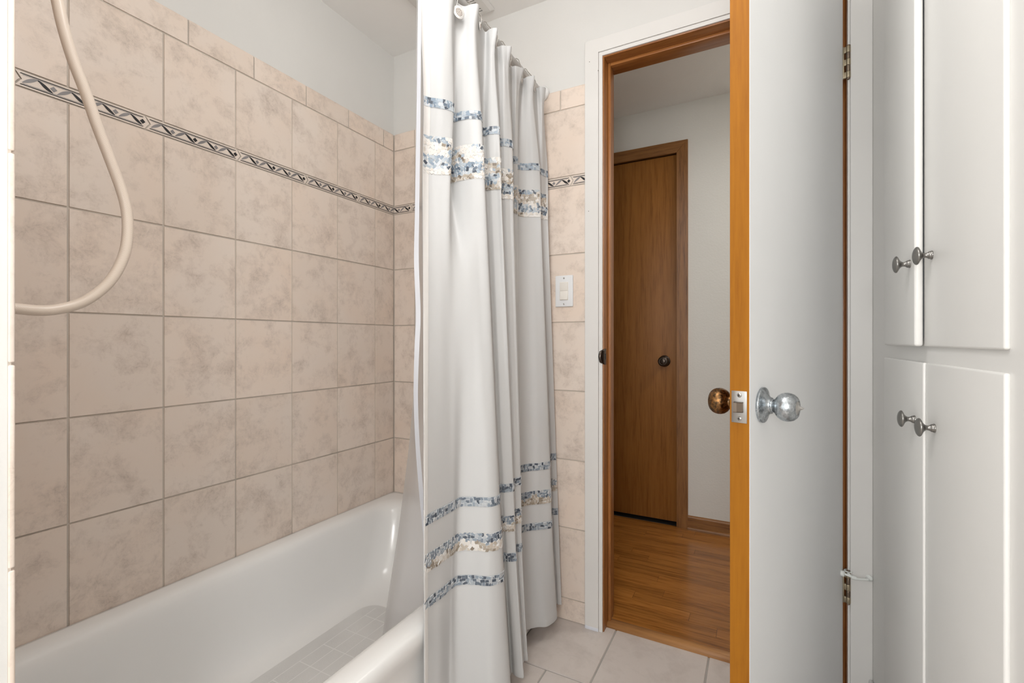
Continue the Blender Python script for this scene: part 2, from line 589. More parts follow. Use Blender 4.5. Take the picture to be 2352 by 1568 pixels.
def slab(mb, x0, x1, y0, y1, top, attr, mat=0, bw=0.0018):
    v = [(x0, y0, top - .004), (x1, y0, top - .004), (x1, y1, top - .004), (x0, y1, top - .004),
         (x0 + bw, y0 + bw, top), (x1 - bw, y0 + bw, top), (x1 - bw, y1 - bw, top), (x0 + bw, y1 - bw, top)]
    mb.add(v, [(0, 1, 5, 4), (1, 2, 6, 5), (2, 3, 7, 6), (3, 0, 4, 7), (4, 5, 6, 7)], mat, attr)


for i in range(len(rows) - 1):
    y1, y0 = rows[i], rows[i + 1]
    off = 1.0145 - 4 * p if i % 2 == 0 else 0.873 - 3 * p
    xs = [off + k * p for k in range(9)]
    for a, b in zip(xs[:-1], xs[1:]):
        a, b = max(a, 0.0), min(b, XR)
        lo = 0.742 if y1 > 0.24 else 0.0
        if b - a < .02 or b < lo:
            continue
        slab(fl, max(a, lo) + g / 2, b - g / 2, max(y0, -1.20) + g / 2, y1 - g / 2, 0.0, rnd3())
fl = fl.build('floor', [M['floortile'], M['floorgrout']])
struct(fl, 'bathroom floor of large greige stone-look tiles', 'floor')
fh = MB()
fh.box(-0.02, 2.62, 1.680, HY + .11, -0.05, HZ - .0012, 1)
yy = 1.680
while yy < HY - .002:
    y1 = min(yy + .0572, HY)
    x = -0.02 - random.random() * .8
    while x < 2.62:
        ln = random.uniform(0.35, 1.15)
        a, b = max(x, -0.02), min(x + ln, 2.62)
        if b - a > .005:
            v = [(a, yy, HZ - .002), (b, yy, HZ - .002), (b, y1, HZ - .002), (a, y1, HZ - .002),
                 (a + .0005, yy + .0005, HZ), (b - .0005, yy + .0005, HZ), (b - .0005, y1 - .0005, HZ), (a + .0005, y1 - .0005, HZ)]
            fh.add(v, [(0, 1, 5, 4), (1, 2, 6, 5), (2, 3, 7, 6), (3, 0, 4, 7), (4, 5, 6, 7)], 0, rnd3())
        x += ln
    yy = y1
fh = fh.build('floor_hall', [M['plank'], M['dark']])
struct(fh, 'glossy brown strip-wood hallway floor', 'floor')


# --- wall tiles (one mesh per wall, every tile modelled)
def tile_on(mb, to, u0, u1, v0, v1, d0, d1, attr, mat=0, bw=0.0011):
    vs = [to(u0, v0, d0), to(u1, v0, d0), to(u1, v1, d0), to(u0, v1, d0),
          to(u0 + bw, v0 + bw, d1), to(u1 - bw, v0 + bw, d1), to(u1 - bw, v1 - bw, d1), to(u0 + bw, v1 - bw, d1)]
    mb.add(vs, [(0, 1, 5, 4), (1, 2, 6, 5), (2, 3, 7, 6), (3, 0, 4, 7), (4, 5, 6, 7)], mat, attr)


def bullnose(mb, to, u0, u1, v0, v1, d1, attr):
    """top row: the upper edge is rounded over"""
    prof = [(v0, 0), (v0 + .0014, d1), (v1 - .007, d1), (v1 - .003, d1 * .8), (v1 - .0008, d1 * .45), (v1, 0)]
    lo = [[to(u, v, d) for v, d in prof] for u in (u0, u0 + .0012, u1 - .0012, u1)]
    for q in (0, 3):
        lo[q] = [to((u0, 0, 0, u1)[q], v, d * .75) for v, d in prof]
    mb.loft(lo, 0, close=False, smooth=False, attr=attr)


ZT, ZBN = 1.970, 1.892
ZROWS = [1.892, 1.6422, None, 1.6050, 1.3545, 1.1025, 0.849, 0.5945, 0.342]
G = 0.0030
BAND0, BAND1 = 1.6066, 1.6406


def wall_tiles(to, joints, bn_joints, zrows, d1=0.006):
    mb = MB()
    zs = [z for z in zrows]
    for i in range(len(zs) - 1):
        if zs[i] is None or zs[i + 1] is None:
            continue
        for a, b in zip(joints[:-1], joints[1:]):
            tile_on(mb, to, a + G / 2, b - G / 2, zs[i + 1] + G / 2, zs[i] - G / 2, 0, d1, rnd3())
    for a, b in zip(bn_joints[:-1], bn_joints[1:]):
        bullnose(mb, to, a + G / 2, b - G / 2, ZBN + G / 2, ZT, d1, rnd3())
    return mb


def crescent(u, v, W, Hh, left):
    """half of an arch: tapering leaf, as a closed polygon strip"""
    top, bot = [], []
    n = 10
    for k in range(n + 1):
        t = k / n
        if left:
            x = u + W * 0.50 * t
            y = v + Hh * (1 - (1 - t) ** 2.2)
            th = .0056 * math.sin(PI * t ** .85) ** .9 * (1 - .25 * t) + .0012 * t
            dx = .0045
        else:
            x = u + W * (0.50 + 0.50 * t)
            y = v + Hh * (1 - t ** 1.7)
            th = .0050 * math.sin(PI * t ** 1.5) + .0012 * (1 - t) + .0008
            dx = -.0035
        top.append((x, y + .0004))
        bot.append((x + dx * math.sin(PI * t), y - th))
    return top, bot


def border(to, starts, u_min, u_max):
    """listello pieces: cream strip with chevron ends, black rules, arches and lozenges"""
    mb = MB()
    h = BAND1 - BAND0
    Wp = 0.2505

    def clipped(poly, d, mat):
        # clip a convex or near convex polygon to u_min..u_max
        for side, lim in ((1, u_min), (-1, u_max)):
            out = []
            for i in range(len(poly)):
                a, b = poly[i], poly[(i + 1) % len(poly)]
                ia, ib = side * (a[0] - lim) >= 0, side * (b[0] - lim) >= 0
                if ia:
                    out.append(a)
                if ia != ib:
                    t = (lim - a[0]) / (b[0] - a[0])
                    out.append((lim, a[1] + (b[1] - a[1]) * t))
            poly = out
            if len(poly) < 3:
                return
        mb.add([to(a, BAND0 + b, d) for a, b in poly], [list(range(len(poly)))], mat)

    for s in starts:
        c = .011
        gp = .0015
        a0, a1 = s + gp, s + Wp - gp
        clipped([(a0, 0), (a1, 0), (a1 + c, h / 2), (a0 + c, h / 2)], .0060, 0)
        clipped([(a0 + c, h / 2), (a1 + c, h / 2), (a1, h), (a0, h)], .0060, 0)
        for y0, y1, mt, e0, e1 in ((.0036, .0058, 1, .007, .004), (h - .0058, h - .0036, 1, .007, .004),
                                   (.0067, .0079, 2, .011, .010), (h - .0079, h - .0067, 2, .011, .010)):
            clipped([(a0 + e0, y0), (a1 - e1, y0), (a1 - e1 + .002, y1), (a0 + e0 + .002, y1)], .0063, mt)
        unit = (Wp - .012) / 4
        for k in range(4):
            u = s + .014 + k * unit
            for left in (True, False):
                top, bot = crescent(u - .002, .0084, unit - .0070, h - .0166, left)
                for q in range(len(top) - 1):
                    clipped([bot[q], bot[q + 1], top[q + 1], top[q]], .0065, 2 if left else 1)
            cx, cy, r = u + unit - .0078, h / 2 + .0006, .0066
            clipped([(cx - r, cy), (cx, cy - r), (cx + r, cy), (cx, cy + r)], .0066, 2 if k % 2 == 0 else 1)
    return mb


to_left = lambda u, v, d: (-0.006 + d, u, v)
to_back = lambda u, v, d: (u, 1.628 - d, v)
to_wing = lambda u, v, d: (u, 0.2193 + d, v)

jl = [1.505 - .2027 * k for k in range(7)][::-1]
jl = [0.2275] + [j for j in jl if j > .24] + [1.6205]
bl = [0.2275] + [0.3585 + .2 * k for k in range(7)] + [1.6205]
wall_tiles(to_left, jl, bl, ZROWS).build('wall_tiles', M['tile'], wl)
MB().box(-0.006, -0.0028, 0.2193, 1.628, 0.30, ZT - .003).build('grout', M['grout'], wl)
border(to_left, [0.148 + .2515 * k for k in range(6)], 0.228, 1.620).build('border_tiles', [M['bcream'], M['bblack'], M['bgrey']], wl)

jb = [0.0015, .120, .3227, .5254, .728]
mb = wall_tiles(to_back, jb, [0.0015, .118, .318, .518, .6105, .8105, .9095], ZROWS)
tm = wall_tiles(to_back, [.728, .9095], [], ZROWS + [0.081, 0.0])
for q in range(len(tm.f)):
    mb.face([i + len(mb.v) for i in tm.f[q]], 0, tm.a[q], tm.s[q])
mb.v += tm.v
mb.build('wall_tiles', M['tile'], wb)
mg = MB()
mg.box(-0.006, .73, 1.6248, 1.628, 0.30, ZT - .003)
mg.box(.73, .912, 1.6248, 1.628, -0.002, ZT - .003)
mg.build('grout', M['grout'], wb)
border(to_back, [-.155 + .2515 * k for k in range(5)], .0015, .9095).build('border_tiles', [M['bcream'], M['bblack'], M['bgrey']], wb)

# --- short wing wall at the shower end of the tub
ws = MB().box(-0.006, 0.6385, 0.105, 0.2193, 0.0, CZ).build('wall_shower', M['wall'])
struct(ws, 'short wing wall at the shower end of the tub, tile edge at its corner', 'wall')
mb = MB()
zj = [0.0, .2385, .4931, .7497, 1.0063, 1.271, 1.5275, 1.784, ZT]
for z0, z1 in zip(zj[:-1], zj[1:]):
    mb.box(.575, .6405 + random.uniform(-.0006, .0006), .2195, .2262, z0 + .0015, z1 - .0015, 0, .002, rnd3())
    for a, b in zip((.001, .17, .372), (.17, .372, .575)):
        if z1 > .4:
            tile_on(mb, to_wing, a + G / 2, b - G / 2, max(z0, .345) + G / 2, z1 - G / 2, 0, .006, rnd3())
mb.build('wall_tiles', M['tile'], ws)
MB().box(0.0, .6390, .2193, .2225, .0, ZT - .003).build('grout', M['grout'], ws)

# ================================================================ doorway: casing, jamb, threshold
tr = MB()
CY0, CY1 = 1.607, 1.628
XI0, XI1, ZI = .9745, 1.6872, JT + .0045


def swept(mb, prof, w_right=.0569):
    """mitred sweep of (outward offset, y) up the left board, over the head and down the right board"""
    def right(o_):      # the right board is cut narrow against the cabinet
        return XI1 + (o_ * .42 if o_ < .0145 else (.0060 + (o_ - .0142) / .0498 * (w_right - .0060)))
    lp = [[(XI0 - o_, y_, 0.0) for o_, y_ in prof], [(XI0 - o_, y_, ZI + o_) for o_, y_ in prof],
          [(right(o_), y_, ZI + o_) for o_, y_ in prof], [(right(o_), y_, 0.0) for o_, y_ in prof]]
    mb.loft(lp, 0, close=True, smooth=False, cap0=True, cap1=True)


swept(tr, [(.0136, CY1), (.0136, CY0 + .0018), (.0142, CY0 + .0006), (.0156, CY0), (.0620, CY0), (.0634, CY0 + .0006), (.0640, CY0 + .002), (.0640, CY1)])
swept(tr, [(0, CY1), (0, CY0 + .0060), (.0006, CY0 + .0046), (.002, CY0 + .004), (.0128, CY0 + .004), (.0132, CY0 + .006), (.0132, CY1)])
tr = tr.build('trim_1', M['trim'])
struct(tr, 'white painted casing around the bathroom doorway', 'door casing')
MB().box(.9108, .9607, CY0 - .0003, CY1, 0.0, 0.0122, bev=.001).build('bare_end', M['raw'], tr)
tag(tr.children[0], 'unpainted foot of the left casing board')
for x_, z_ in ((0.9286, 2.0332), (0.9608, 1.9933), (0.9254, 1.4985)):
    MB().lathe([(.0014, .0004), (.0001, .0005)], (x_, CY0, z_), (0, -1, 0), 0, 10).build('nail_hole', M['dark'], tr)

jm = MB()
JY0, JY1 = 1.617, 1.745
jm.box(JL - .019, JL, JY0, JY1, 0.0, JT, 0, .001, rnd3())
jm.box(JR, JR + .019, JY0, JY1, 0.0, JT, 0, .001, rnd3())
jm.box(JL - .019, JR + .019, JY0, JY1, JT, JT + .019, 1, .001, rnd3())
SY0, SY1 = 1.6615, 1.700
jm.box(JL, JL + .0105, SY0, SY1, HZ, JT, 0, .0012, rnd3())
jm.box(JR - .0105, JR, SY0, SY1, HZ, JT, 0, .0012, rnd3())
jm.box(JL + .0106, JR - .0106, SY0, SY1, JT - .0105, JT, 1, .0012, rnd3())
jm = jm.build('trim_2', [M['jambwood'], M['headwood']])
struct(jm, 'stained brown wooden jamb and stop lining the bathroom doorway', 'door jamb')
sp = MB()
sp.box(JL - .0012, JL + .0014, 1.6195, 1.642, .949, 1.006, 0, .0008)
lip = []
for k in range(7):
    a = PI / 2 * k / 6
    lip.append((JL + .0014 - .016 * (1 - math.cos(a)), 1.6195 - .018 * math.sin(a)))
loops = []
for z, sx in ((.951, .25), (.958, .8), (.9775, 1.0), (.997, .8), (1.004, .25)):
    lo = [(JL + .0014 - (JL + .0014 - x) * sx, 1.6195 - (1.6195 - y) * sx, z) for x, y in lip]
    lo += [(x - .0016, y + .0005, z) for x, y, z in lo[::-1]]
    loops.append(lo)
sp.loft(loops, 0, True, True, True, True)
sp = sp.build('strike_plate', M['darkbronze'], jm)
MB().box(JL + .0002, JL + .0017, 1.6255, 1.6370, .968, .988).build('latch_hole', M['dark'], sp)

th = MB()
prof = [(1.6490, 0.0), (1.6494, .006), (1.6520, .0125), (1.6590, .0172), (1.6680, .0192), (1.6785, HZ + .0006), (1.682, HZ - .001), (1.682, -.01), (1.6490, -.01)]
th.loft([[(x, y, z) for y, z in prof] for x in (JL, JR)], 0, True, True, True, True)
th = th.build('trim_3', M['sill'])
struct(th, 'worn wooden threshold strip between tile and wood floor', 'threshold')

# ================================================================ open bathroom door
AL = math.radians(71.3)
d1 = empty('door_1', (1.688, 1.608, 0.0), AL)
struct(d1, 'open bathroom door, white painted face and bare orange wood edge', 'door')
dp = MB()
U0, U1, W0, W1, DZ0, DZ1 = -.707, -.003, .012, .047, .014, 2.035
b = .0006
# board with eased edges: painted bathroom face, wood edges and hall face
vs = []
for w, e in ((W0, b), (W0 + b, 0), (W1 - b, 0), (W1, b)):
    vs += [(U0 + e, w, DZ0 + e), (U1 - e, w, DZ0 + e), (U1 - e, w, DZ1 - e), (U0 + e, w, DZ1 - e)]
dp.add(vs, [(0, 1, 2, 3)], 0)
for k in range(3):
    o4 = k * 4
    for j in range(4):
        dp.add([vs[o4 + j], vs[o4 + (j + 1) % 4], vs[o4 + 4 + (j + 1) % 4], vs[o4 + 4 + j]], [(3, 2, 1, 0)], 0 if k == 0 else 1)
dp.add(vs[12:], [(3, 2, 1, 0)], 1)
dp = dp.build('door_panel', [M['doorpaint'], M['doorwood']], d1, local=True)
KZ, KU = .914, -.647
knob_prof = [(.0320, 0), (.0334, .0010), (.0336, .0042), (.0328, .0054), (.0312, .0060), (.0296, .0066), (.0255, .0082), (.0205, .0106), (.0168, .0138), (.0152, .0166),
             (.0150, .0182), (.0128, .0184), (.0126, .0190), (.0126, .0236), (.0140, .0240), (.0146, .0250), (.0170, .0262), (.0208, .0292), (.0242, .0340), (.0259, .0392),
             (.0263, .0440), (.0255, .0495), (.0233, .0545), (.0202, .0580), (.0174, .0598)]
k1 = MB().lathe(knob_prof + [(.0164, .0596), (.0150, .0602), (.0120, .0602)], (KU, W0, KZ), (0, -1, 0), 0, 48).build('door_knob', M['nickel'], d1, local=True)
tag(k1, 'silver privacy knob on the painted side')
MB().lathe([(.0120, .0600), (.0112, .0606), (.0080, .0612), (.0052, .0628), (.0030, .0655), (.0012, .0690), (.0001, .0705)], (KU, W0, KZ), (0, -1, 0), 0, 32).build('turn_button', M['steel'], k1, local=True)
k2 = MB().lathe(knob_prof + [(.0120, .0610), (.006, .0615), (.0001, .0616)], (KU, W1, KZ), (0, 1, 0), 0, 48).build('door_knob', M['bronze'], d1, local=True)
tag(k2, 'aged bronze knob on the hall side')
WC = (W0 + W1) / 2 + .0005
lp = MB().box(U0 - .0012, U0 + .0005, WC - .0135, WC + .0135, KZ - .029, KZ + .029, 0, .0004).build('latch_plate', M['steel'], d1, local=True)
lb = MB()
for z0, z1, e in ((KZ - .0095, KZ + .0095, 0),):
    # spring bolt: bevelled on one side
    pts = [(U0 - .001, WC - .0075), (U0 - .006, WC - .0075), (U0 - .012, WC + .0005), (U0 - .0122, WC + .0065), (U0 - .001, WC + .0075)]
    lb.loft([[(x, y, z0 + .0015) for x, y in pts], [(x, y, z0) for x, y in pts], [(x, y, z1) for x, y in pts], [(x, y, z1 - .0015) for x, y in pts]], 0, True, False, True, True)
lb.build('latch_bolt', M['bolt'], lp, local=True)
for dz in (-.0215, .0215):
    sc = MB().lathe([(.0001, .0013), (.0036, .0010), (.0042, 0)], (U0 - .0012, WC - .0005, KZ + dz), (-1, 0, 0), 0, 20)
    sc.box(U0 - .0028, U0 - .0021, WC - .0028, WC + .0018, KZ + dz - .0006, KZ + dz + .0006, 1)
    sc.box(U0 - .0028, U0 - .0021, WC - .0011, WC + .0001, KZ + dz - .0023, KZ + dz + .0023, 1)
    sc.build('screw', [M['steel'], M['dark']], lp, local=True)


def hinge(zc):
    h = MB()
    hh = .0445
    # leaf along the hinge edge of the door, bent towards the barrel
    h.box(U1 - .0005, U1 + .0016, .0095, .040, zc - hh, zc + hh, 0, .0005)
    h.box(-.0056, .0002, .0088, .0112, zc - hh, zc + hh, 0, .0005)
    for k in (0, 2, 4):
        z0 = zc - hh + k * .0178
        h.box(U1 - .0005, .003, .0020, .0115, z0 + .0004, z0 + .0174, 0, .0007)
        h.lathe([(.0001, 0), (.0058, 0), (.0060, .0008), (.0060, .0162), (.0058, .0170), (.0001, .0170)], (0, 0, z0 + .0004), (0, 0, 1), 0, 20)
    ob = h.build('hinge', M['brass'], d1, local=True)
    j = MB()
    for k in (1, 3):
        z0 = zc - hh + k * .0178
        j.lathe([(.0001, 0), (.0055, 0), (.0057, .0008), (.0057, .0162), (.0055, .0170), (.0001, .0170)], (0, 0, z0 + .0004), (0, 0, 1), 0, 20)
    j.build('jamb_knuckle', M['bolt'], ob, local=True)
    q = MB()
    q.lathe([(.0001, hh + .0038), (.0040, hh + .0036), (.0056, hh + .0022), (.0060, hh + .0002), (.0001, hh)], (0, 0, zc), (0, 0, 1), 0, 20)
    q.lathe([(.0001, hh + .0048), (.0030, hh + .0044), (.0048, hh + .0026), (.0054, hh + .0002), (.0001, hh)], (0, 0, zc), (0, 0, -1), 0, 20)
    q.build('hinge_pin', M['bolt'], ob, local=True)
    return ob


hinge(1.821)
hinge(.3385)

# hinge-pin stop on the lower hinge
HX, HYY = 1.688, 1.608
ds = empty('door_stop', (HX, HYY, .3838))
tag(ds, 'small white hinge-pin door stop on the lower hinge of the open bathroom door', 'door stop')
b1 = MB()
b1.lathe([(.0062, 0), (.0105, 0), (.0108, .0010), (.0105, .0025), (.0062, .0025)], (HX, HYY, .3836), (0, 0, 1), 0, 24)
b1.tube([(HX + .001, HYY - .0095, .385), (HX - .003, HYY - .018, .384), (HX + .004, HYY - .024, .381)], .0030, 0, 10)
b1.build('collar', M['rubber'], ds)
dn = Vector((math.cos(AL + PI / 2), math.sin(AL + PI / 2), 0)) * -1      # away from the door's painted face
ds_pts = [(HX - .0185, HYY - .0165, .3825), (HX - .004, HYY - .0215, .3812), (HX + .008, HYY - .0242, .3790), (HX + .020, HYY - .0235, .3772), (HX + .0445, HYY - .0125, .3762)]
MB().tube(spline(ds_pts, 6), .0030, 0, 12).build('rod', M['rubber'], ds)
b2 = MB()
a0 = Vector((HX - .0185, HYY - .0165, .3825))
b2.lathe([(.0001, 0), (.0072, .0004), (.0082, .002), (.0078, .010), (.0066, .0125), (.003, .013), (.0001, .013)], a0 + Vector((-.0045, -.0008, .0007)), (.95, -.32, -.05), 0, 24)
b2.build('bumper', M['rubber'], ds)
b3 = MB()
b3.lathe([(.0001, 0), (.0082, .0003), (.0086, .0015), (.0074, .0032), (.0044, .0048), (.0036, .008), (.0001, .008)], (HX + .0475, 1.6072, .3760), (-.35, -.94, .03), 0, 24)
b3.build('bumper', M['rubber'], ds)
b4 = MB()
b4.lathe([(.0001, 0), (.0052, .0004), (.0054, .002), (.0052, .0105), (.0046, .0118), (.0001, .012)], (HX + .0035, HYY - .0240, .3797), (.95, -.02, -.14), 0, 20)
b4.build('nut', M['rubber'], ds)

# ================================================================ hallway door and trims
tc = MB()
Z0, Z1 = HZ, 2.121
XA, XB, XC, XD, ZJ = .398, DX0 + .006, DX1 - .006, 1.127, DT - .006


def board(poly, mat):       # flat casing board cut to a mitred outline, eased at the front
    cx_, cz_ = sum(p_[0] for p_ in poly) / len(poly), sum(p_[1] for p_ in poly) / len(poly)
    back = [(x_, HY, z_) for x_, z_ in poly]
    mid = [(x_, HY - .0145, z_) for x_, z_ in poly]
    front = [(x_ + (.0012 if x_ < cx_ else -.0012), HY - .016, z_ + (.0004 if z_ < cz_ else -.0004)) for x_, z_ in poly]
    tc.loft([back, mid, front], mat, True, False, False, True, rnd3())


board([(XC, Z0), (XD, Z0), (XD, Z1), (XC, ZJ)], 0)
board([(XA, Z0), (XB, Z0), (XB, ZJ), (XA, Z1)], 0)
board([(XB, ZJ), (XC, ZJ), (XD, Z1), (XA, Z1)], 1)
# jamb lining
tc.box(DX1, DX1 + .012, HY - .004, HY + .11, Z0, DT, 0, .001, rnd3())
tc.box(DX0 - .012, DX0, HY - .004, HY + .11, Z0, DT, 0, .001, rnd3())
tc.box(DX0 - .012, DX1 + .012, HY - .004, HY + .11, DT, DT + .012, 1, .001, rnd3())
tc = tc.build('trim_4', [M['oakz'], M['oakx']])
struct(tc, 'stained oak casing around the closed hallway door', 'door casing')
MB().box(DX1 - .0055, DX1 - .0005, HY - .0045, HY + .012, .895, .951, 0, .0015).build('strike_plate', M['darkbronze'], tc)
d2 = empty('door_2', (DX0 + .003, HY + .006, 0))
struct(d2, 'closed flush wooden door in the hallway wall', 'door')
MB().box(DX0 + .003, DX1 - .0065, HY + .004, HY + .039, .040, 2.0545, 0, .0012, rnd3()).build('door_panel', M['closet'], d2)
kb = MB()
kb.lathe([(.0315, 0), (.0318, .003), (.030, .0055), (.024, .008), (.0165, .010), (.0125, .013), (.0115, .026), (.0145, .030), (.0215, .034),
          (.0262, .040), (.0275, .047), (.0262, .053), (.0225, .057), (.0180, .0588), (.0165, .0576), (.0150, .0590), (.0105, .0602), (.0045, .0609), (.0001, .061)],
         (1.003, HY + .004, .921), (0, -1, 0), 0, 40)
kb.build('door_knob', M['darkbronze'], d2)

bh = MB()
prof = [(HY, HZ), (HY - .013, HZ), (HY - .013, .080), (HY - .010, .086), (HY - .004, .0895), (HY, .0895)]
bh.loft([[(x, y, z) for y, z in prof] for x in (1.127, 2.62)], 0, True, False, True, True)
prof = [(HY - .013, HZ), (HY - .027, HZ), (HY - .0262, HZ + .007), (HY - .0225, HZ + .0125), (HY - .017, HZ + .0155), (HY - .013, HZ + .0165)]
bh.loft([[(x, y, z) for y, z in prof] for x in (1.127, 2.62)], 0, True, False, True, True)
bh = bh.build('baseboard_hall', M['oakx'])
struct(bh, 'stained wooden baseboard with shoe moulding along the hallway wall', 'baseboard')

# ================================================================ bathtub
tb = MB()


def rrect(x0, x1, y0, y1, r, z, n=10, zr=None):
    out = []
    for cx, cy, a0 in ((x1 - r, y1 - r, 0), (x0 + r, y1 - r, 90), (x0 + r, y0 + r, 180), (x1 - r, y0 + r, 270)):
        for k in range(n):
            a = math.radians(a0 + 90 * k / (n - 1))
            out.append((cx + r * math.cos(a), cy + r * math.sin(a), z))
    # straight runs need points too, for a smooth surface
    full = []
    N = len(out)
    for i in range(N):
        a, b_ = Vector(out[i]), Vector(out[(i + 1) % N])
        full.append(tuple(a))
        if (i + 1) % n == 0:
            for t in (.12, .3, .5, .7, .88):
                full.append(tuple(a.lerp(b_, t)))
    return full


XW, YA, YC = .0012, .2275, 1.6205
L = [rrect(XW, .740, YA, YC, .012, 0.0), rrect(XW, .740, YA, YC, .012, .245), rrect(XW, .7425, YA, YC, .012, .270), rrect(XW, .750, YA, YC, .013, .295),
     rrect(XW, .7555, YA, YC, .014, .313), rrect(XW, .7575, YA, YC, .015, .328), rrect(XW, .7550, YA, YC, .013, .3405), rrect(XW, .7480, YA, YC, .012, .3490),
     rrect(XW + .002, .737, YA + .004, YC - .002, .012, .3520), rrect(XW + .012, .722, .245, YC - .02, .03, .3528), rrect(.040, .702, .280, 1.560, .06, .3515),
     rrect(.054, .690, .292, 1.545, .075, .3475), rrect(.064, .6795, .303, 1.533, .085, .3400), rrect(.071, .6715, .311, 1.524, .092, .3280), rrect(.076, .665, .318, 1.517, .098, .310),
     rrect(.085, .655, .328, 1.500, .105, .25), rrect(.095, .644, .339, 1.478, .112, .19), rrect(.106, .630, .352, 1.452, .118, .135),
     rrect(.117, .616, .366, 1.428, .122, .104), rrect(.132, .597, .386, 1.402, .125, .083), rrect(.150, .573, .412, 1.370, .125, .0735), rrect(.185, .54, .445, 1.33, .12, .0705)]
tb.loft(L, 0, True, True)
c = len(tb.v)
tb.v.append((.36, .9, .0700))
n0 = c - len(L[-1])
for j in range(len(L[-1])):
    tb.face((n0 + j, n0 + (j + 1) % len(L[-1]), c), 0, None, True)
tub = tb.build('bathtub', M['tub'])
tag(tub, 'white enamelled alcove bathtub along the tiled wall', 'bathtub')
pd = MB()
MX0, MX1, MY0, MY1, MZ = .198, .528, .46, 1.275, .0718
lo = rrect(MX0, MX1, MY0, MY1, .06, MZ, 8)
pd.add(lo, [list(range(len(lo)))], 0)
lw = .0032
for k in range(1, 7):
    x = MX0 + k * .047
    pd.add([(x - lw / 2, MY0 + .02, MZ + .0004), (x + lw / 2, MY0 + .02, MZ + .0004), (x + lw / 2, MY1 - .02, MZ + .0004), (x - lw / 2, MY1 - .02, MZ + .0004)], [(0, 1, 2, 3)], 1)
for k in range(0, 9):
    for c_ in range(7):
        y = MY0 + .04 + k * .088 + (0.0 if c_ % 2 == 0 else .0)
        xa, xb = MX0 + c_ * .047, min(MX0 + (c_ + 1) * .047, MX1)
        if 1 <= c_ <= 5:
            pd.add([(xa, y - lw / 2, MZ + .0005), (xb, y - lw / 2, MZ + .0005), (xb, y + lw / 2, MZ + .0005), (xa, y + lw / 2, MZ + .0005)], [(0, 1, 2, 3)], 1)
pd = pd.build('non_slip_floor', [M['mat'], M['matline']], tub)
tag(pd, 'grey non-slip brick pattern on the tub floor')

# ================================================================ shower hose
sh = empty('shower_hose', (.42, .2262, 1.086))
tag(sh, 'cream braided shower hose hanging in a loop in front of the tiles', 'hose')
hp = [(.243, 1.985), (.262, 1.935), (.286, 1.86), (.308, 1.76), (.324, 1.67), (.3364, 1.6084), (.3439, 1.5681), (.357, 1.5182), (.3752, 1.4659), (.3905, 1.417), (.4101, 1.3606), (.4252, 1.3157), (.434, 1.2767), (.4354, 1.2355),
      (.4306, 1.1973), (.4166, 1.1582), (.3974, 1.1283), (.3693, 1.102), (.34, 1.0889), (.3151, 1.0845), (.2852, 1.0863), (.262, 1.089), (.245, 1.091)]
pts = spline([(.42, a, b_) for a, b_ in hp], 8)
hm = MB()
n = 14
hm.tube(pts, .0088, 0, n)
Ls = [0.0]
for a, b_ in zip(pts[:-1], pts[1:]):
    Ls.append(Ls[-1] + math.dist(a, b_))
# per-face coordinates for the braid: length along the hose, angle round it
hs = hm.build('hose', M['hose'], sh)
# braid coordinates: length along the hose and angle round it
uvl = hs.data.uv_layers.new(name='braid')
for pl in hs.data.polygons:
    i, j = divmod(pl.index, n)
    for li, vi in zip(pl.loop_indices, pl.vertices):
        r, c_ = divmod(vi, n)
        if pl.index < (len(pts) - 1) * n:
            uvl.data[li].uv = (Ls[r], (c_ / n if not (j == n - 1 and c_ == 0) else 1.0))
for z in (1.985, 1.091):
    fe = MB()
    fe.lathe([(.022, 0), (.0225, .003), (.0135, .008), (.0125, .012), (.0125, .022), (.0095, .026), (.0085, .027)], (.42, .2262, z), (0, 1, 0), 0, 24)
    fe.build('hose_fitting', M['chrome'], sh)

# ================================================================ curtain rod, hooks, curtain, liner
RX, RZ = .735, 1.971
rod = empty('curtain_rod', (RX, YB, RZ))
tag(rod, 'white shower curtain rod running above the front edge of the tub', 'curtain rod')
MB().tube([(RX, -1.195, RZ), (RX, 0.2, RZ), (RX, YB - .001, RZ)], .0125, 0, 24).build('tube', M['rod'], rod)
MB().lathe([(.030, 0), (.031, .004), (.027, .010), (.018, .016), (.0135, .024), (.0127, .024)], (RX, YB - .0005, RZ), (0, -1, 0), 0, 28).build('flange', M['rod'], rod)

